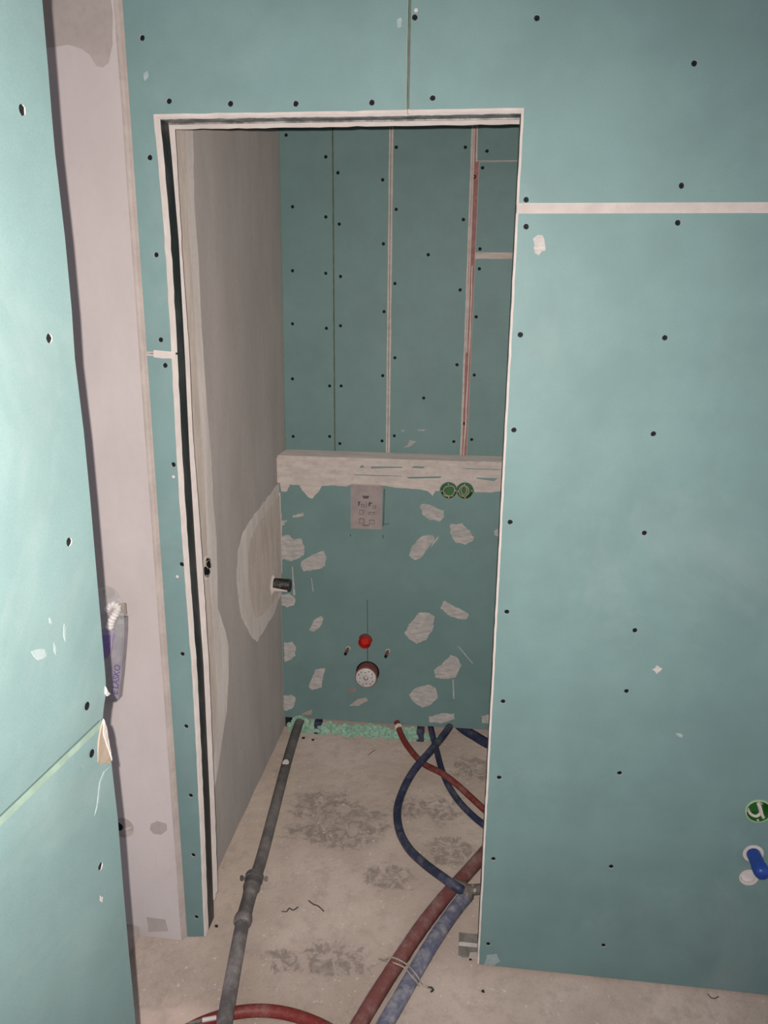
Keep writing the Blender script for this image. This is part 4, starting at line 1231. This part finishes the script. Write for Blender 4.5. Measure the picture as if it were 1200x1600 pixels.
# hanging package
yk = YP - 0.030
o = empty('hanging_package', 'grey and purple plastic package hanging behind the left partition edge', 'package', (0, 0, 0))
def k(px, py, y=yk):
    return W(px, py, 'y', y)
bm = bmesh.new()
ys = (YP - 0.006, yk)
rowsR = [(193, 968), (193, 990), (191, 1020), (188.5, 1050), (186, 1075), (184, 1095)]
rowsL = [(120, 968), (122, 990), (125, 1020), (128, 1050), (132, 1075), (137, 1095)]
rows = []
for (rx, ry), (lx, ly) in zip(rowsR, rowsL):
    f0, f1 = k(lx, ly), k(rx, ry)
    wq = f1.x - f0.x
    rows.append([bm.verts.new(v) for v in ((f0.x, YP - 0.004, f0.z), (f0.x, yk, f0.z), (f0.x + wq * .6, yk - 0.008, f0.z), (f1.x - 0.004, yk, f1.z), (f1.x, yk + 0.005, f1.z), (f1.x, YP - 0.004, f1.z))])
for a, b in zip(rows, rows[1:]):
    for q in range(6):
        bm.faces.new((a[q], a[(q + 1) % 6], b[(q + 1) % 6], b[q]))
bm.faces.new(rows[0]); bm.faces.new(rows[-1])
new_obj('pouch', bm, m_bag, o)
def label_poly(name, pxs, mat, dy=-0.0095):
    P3 = [k(px, py, yk + dy) for px, py in pxs]
    bm = bmesh.new()
    a = [bm.verts.new(p) for p in P3]; b = [bm.verts.new(p + Vector((0, 0.004, 0))) for p in P3]
    bm.faces.new(a); bm.faces.new(b)
    n = len(a)
    for i in range(n):
        bm.faces.new((a[i], a[(i + 1) % n], b[(i + 1) % n], b[i]))
    return new_obj(name, bm, mat, o)
label_poly('purple_band', [(120, 984), (172, 984), (173, 1006), (170, 1020), (166, 1028), (124, 1040)], m_purple)
label_poly('lilac_band', [(171, 984), (178.5, 984), (174, 1016), (173, 1022), (172, 1006)], m_lilac)
# lettering runs upwards along the pouch
def text_mesh(name, body, size, mat, parent, origin, xdir, ydir):
    cu = bpy.data.curves.new(name, 'FONT')
    cu.body = body; cu.size = size; cu.extrude = 0.0004
    cu.offset = 0.0004
    to = bpy.data.objects.new(name, cu)
    COL.objects.link(to)
    dg = bpy.context.evaluated_depsgraph_get()
    me = bpy.data.meshes.new_from_object(to.evaluated_get(dg))
    bpy.data.objects.remove(to)
    me.materials.clear(); me.materials.append(mat)
    ob = bpy.data.objects.new(name, me)
    COL.objects.link(ob)
    xdir = xdir.normalized(); ydir = (ydir - xdir * ydir.dot(xdir)).normalized(); zd = xdir.cross(ydir)
    ob.matrix_world = Matrix.Translation(origin) @ Matrix((xdir, ydir, zd)).transposed().to_4x4()
    ob.parent = parent
    return ob
b0, b1 = k(183.5, 1086, yk - 0.0100), k(190.5, 1010, yk - 0.0100)
text_mesh('lettering', 'E LASKO', 0.0215, m_purple, o, b0, b1 - b0, Vector((-1, 0, 0)))
# ribbed white hose end and clear film
pth = spline([k(171, 982, yk - 0.012), k(174, 970, yk - 0.014), k(181, 958, yk - 0.014), k(184, 950, yk - 0.012), k(176, 945, yk - 0.008), k(168, 952, yk - 0.004)], 10)
rs = [0.0082 * (1 + 0.16 * (1 if (i // 2) % 2 else -1)) for i in range(len(pth))]
tube('ribbed_hose', pth, rs, m_white, o, 12)
label_poly('tape_flap', [(188, 943), (196, 943), (197.5, 960), (194, 961), (187, 955)], m_flap, -0.004)
bm = bmesh.new()
rows = []
for (lx, rx, py) in ((140, 176, 916), (138, 184, 924), (135, 188, 934), (132, 194, 945), (125, 194, 958), (120, 194, 975), (120, 193.5, 990)):
    f0, f1 = k(lx, py, yk - 0.004), k(rx, py, yk - 0.004)
    rows.append([bm.verts.new(f0.lerp(f1, q / 8) + Vector((0, -0.010 * math.sin(math.pi * q / 8) + 0.004 * noise.noise(Vector((q, py * .2, 0))), 0))) for q in range(9)])
for a, b in zip(rows, rows[1:]):
    for q in range(8):
        bm.faces.new((a[q], a[q + 1], b[q + 1], b[q]))
bmesh.ops.solidify(bm, geom=bm.faces[:], thickness=0.0005)
new_obj('clear_film', bm, m_clear, o, True)
c = k(170, 925, YP)
lathe('hanging_peg', c, (0, -1, 0), [(0, 0.016), (0.002, 0.0155), (0.002, 0.0125), (0.001, 0.012), (0.001, 0.005), (0.030, 0.005), (0.031, 0)], m_plaster_edge, o, 18)
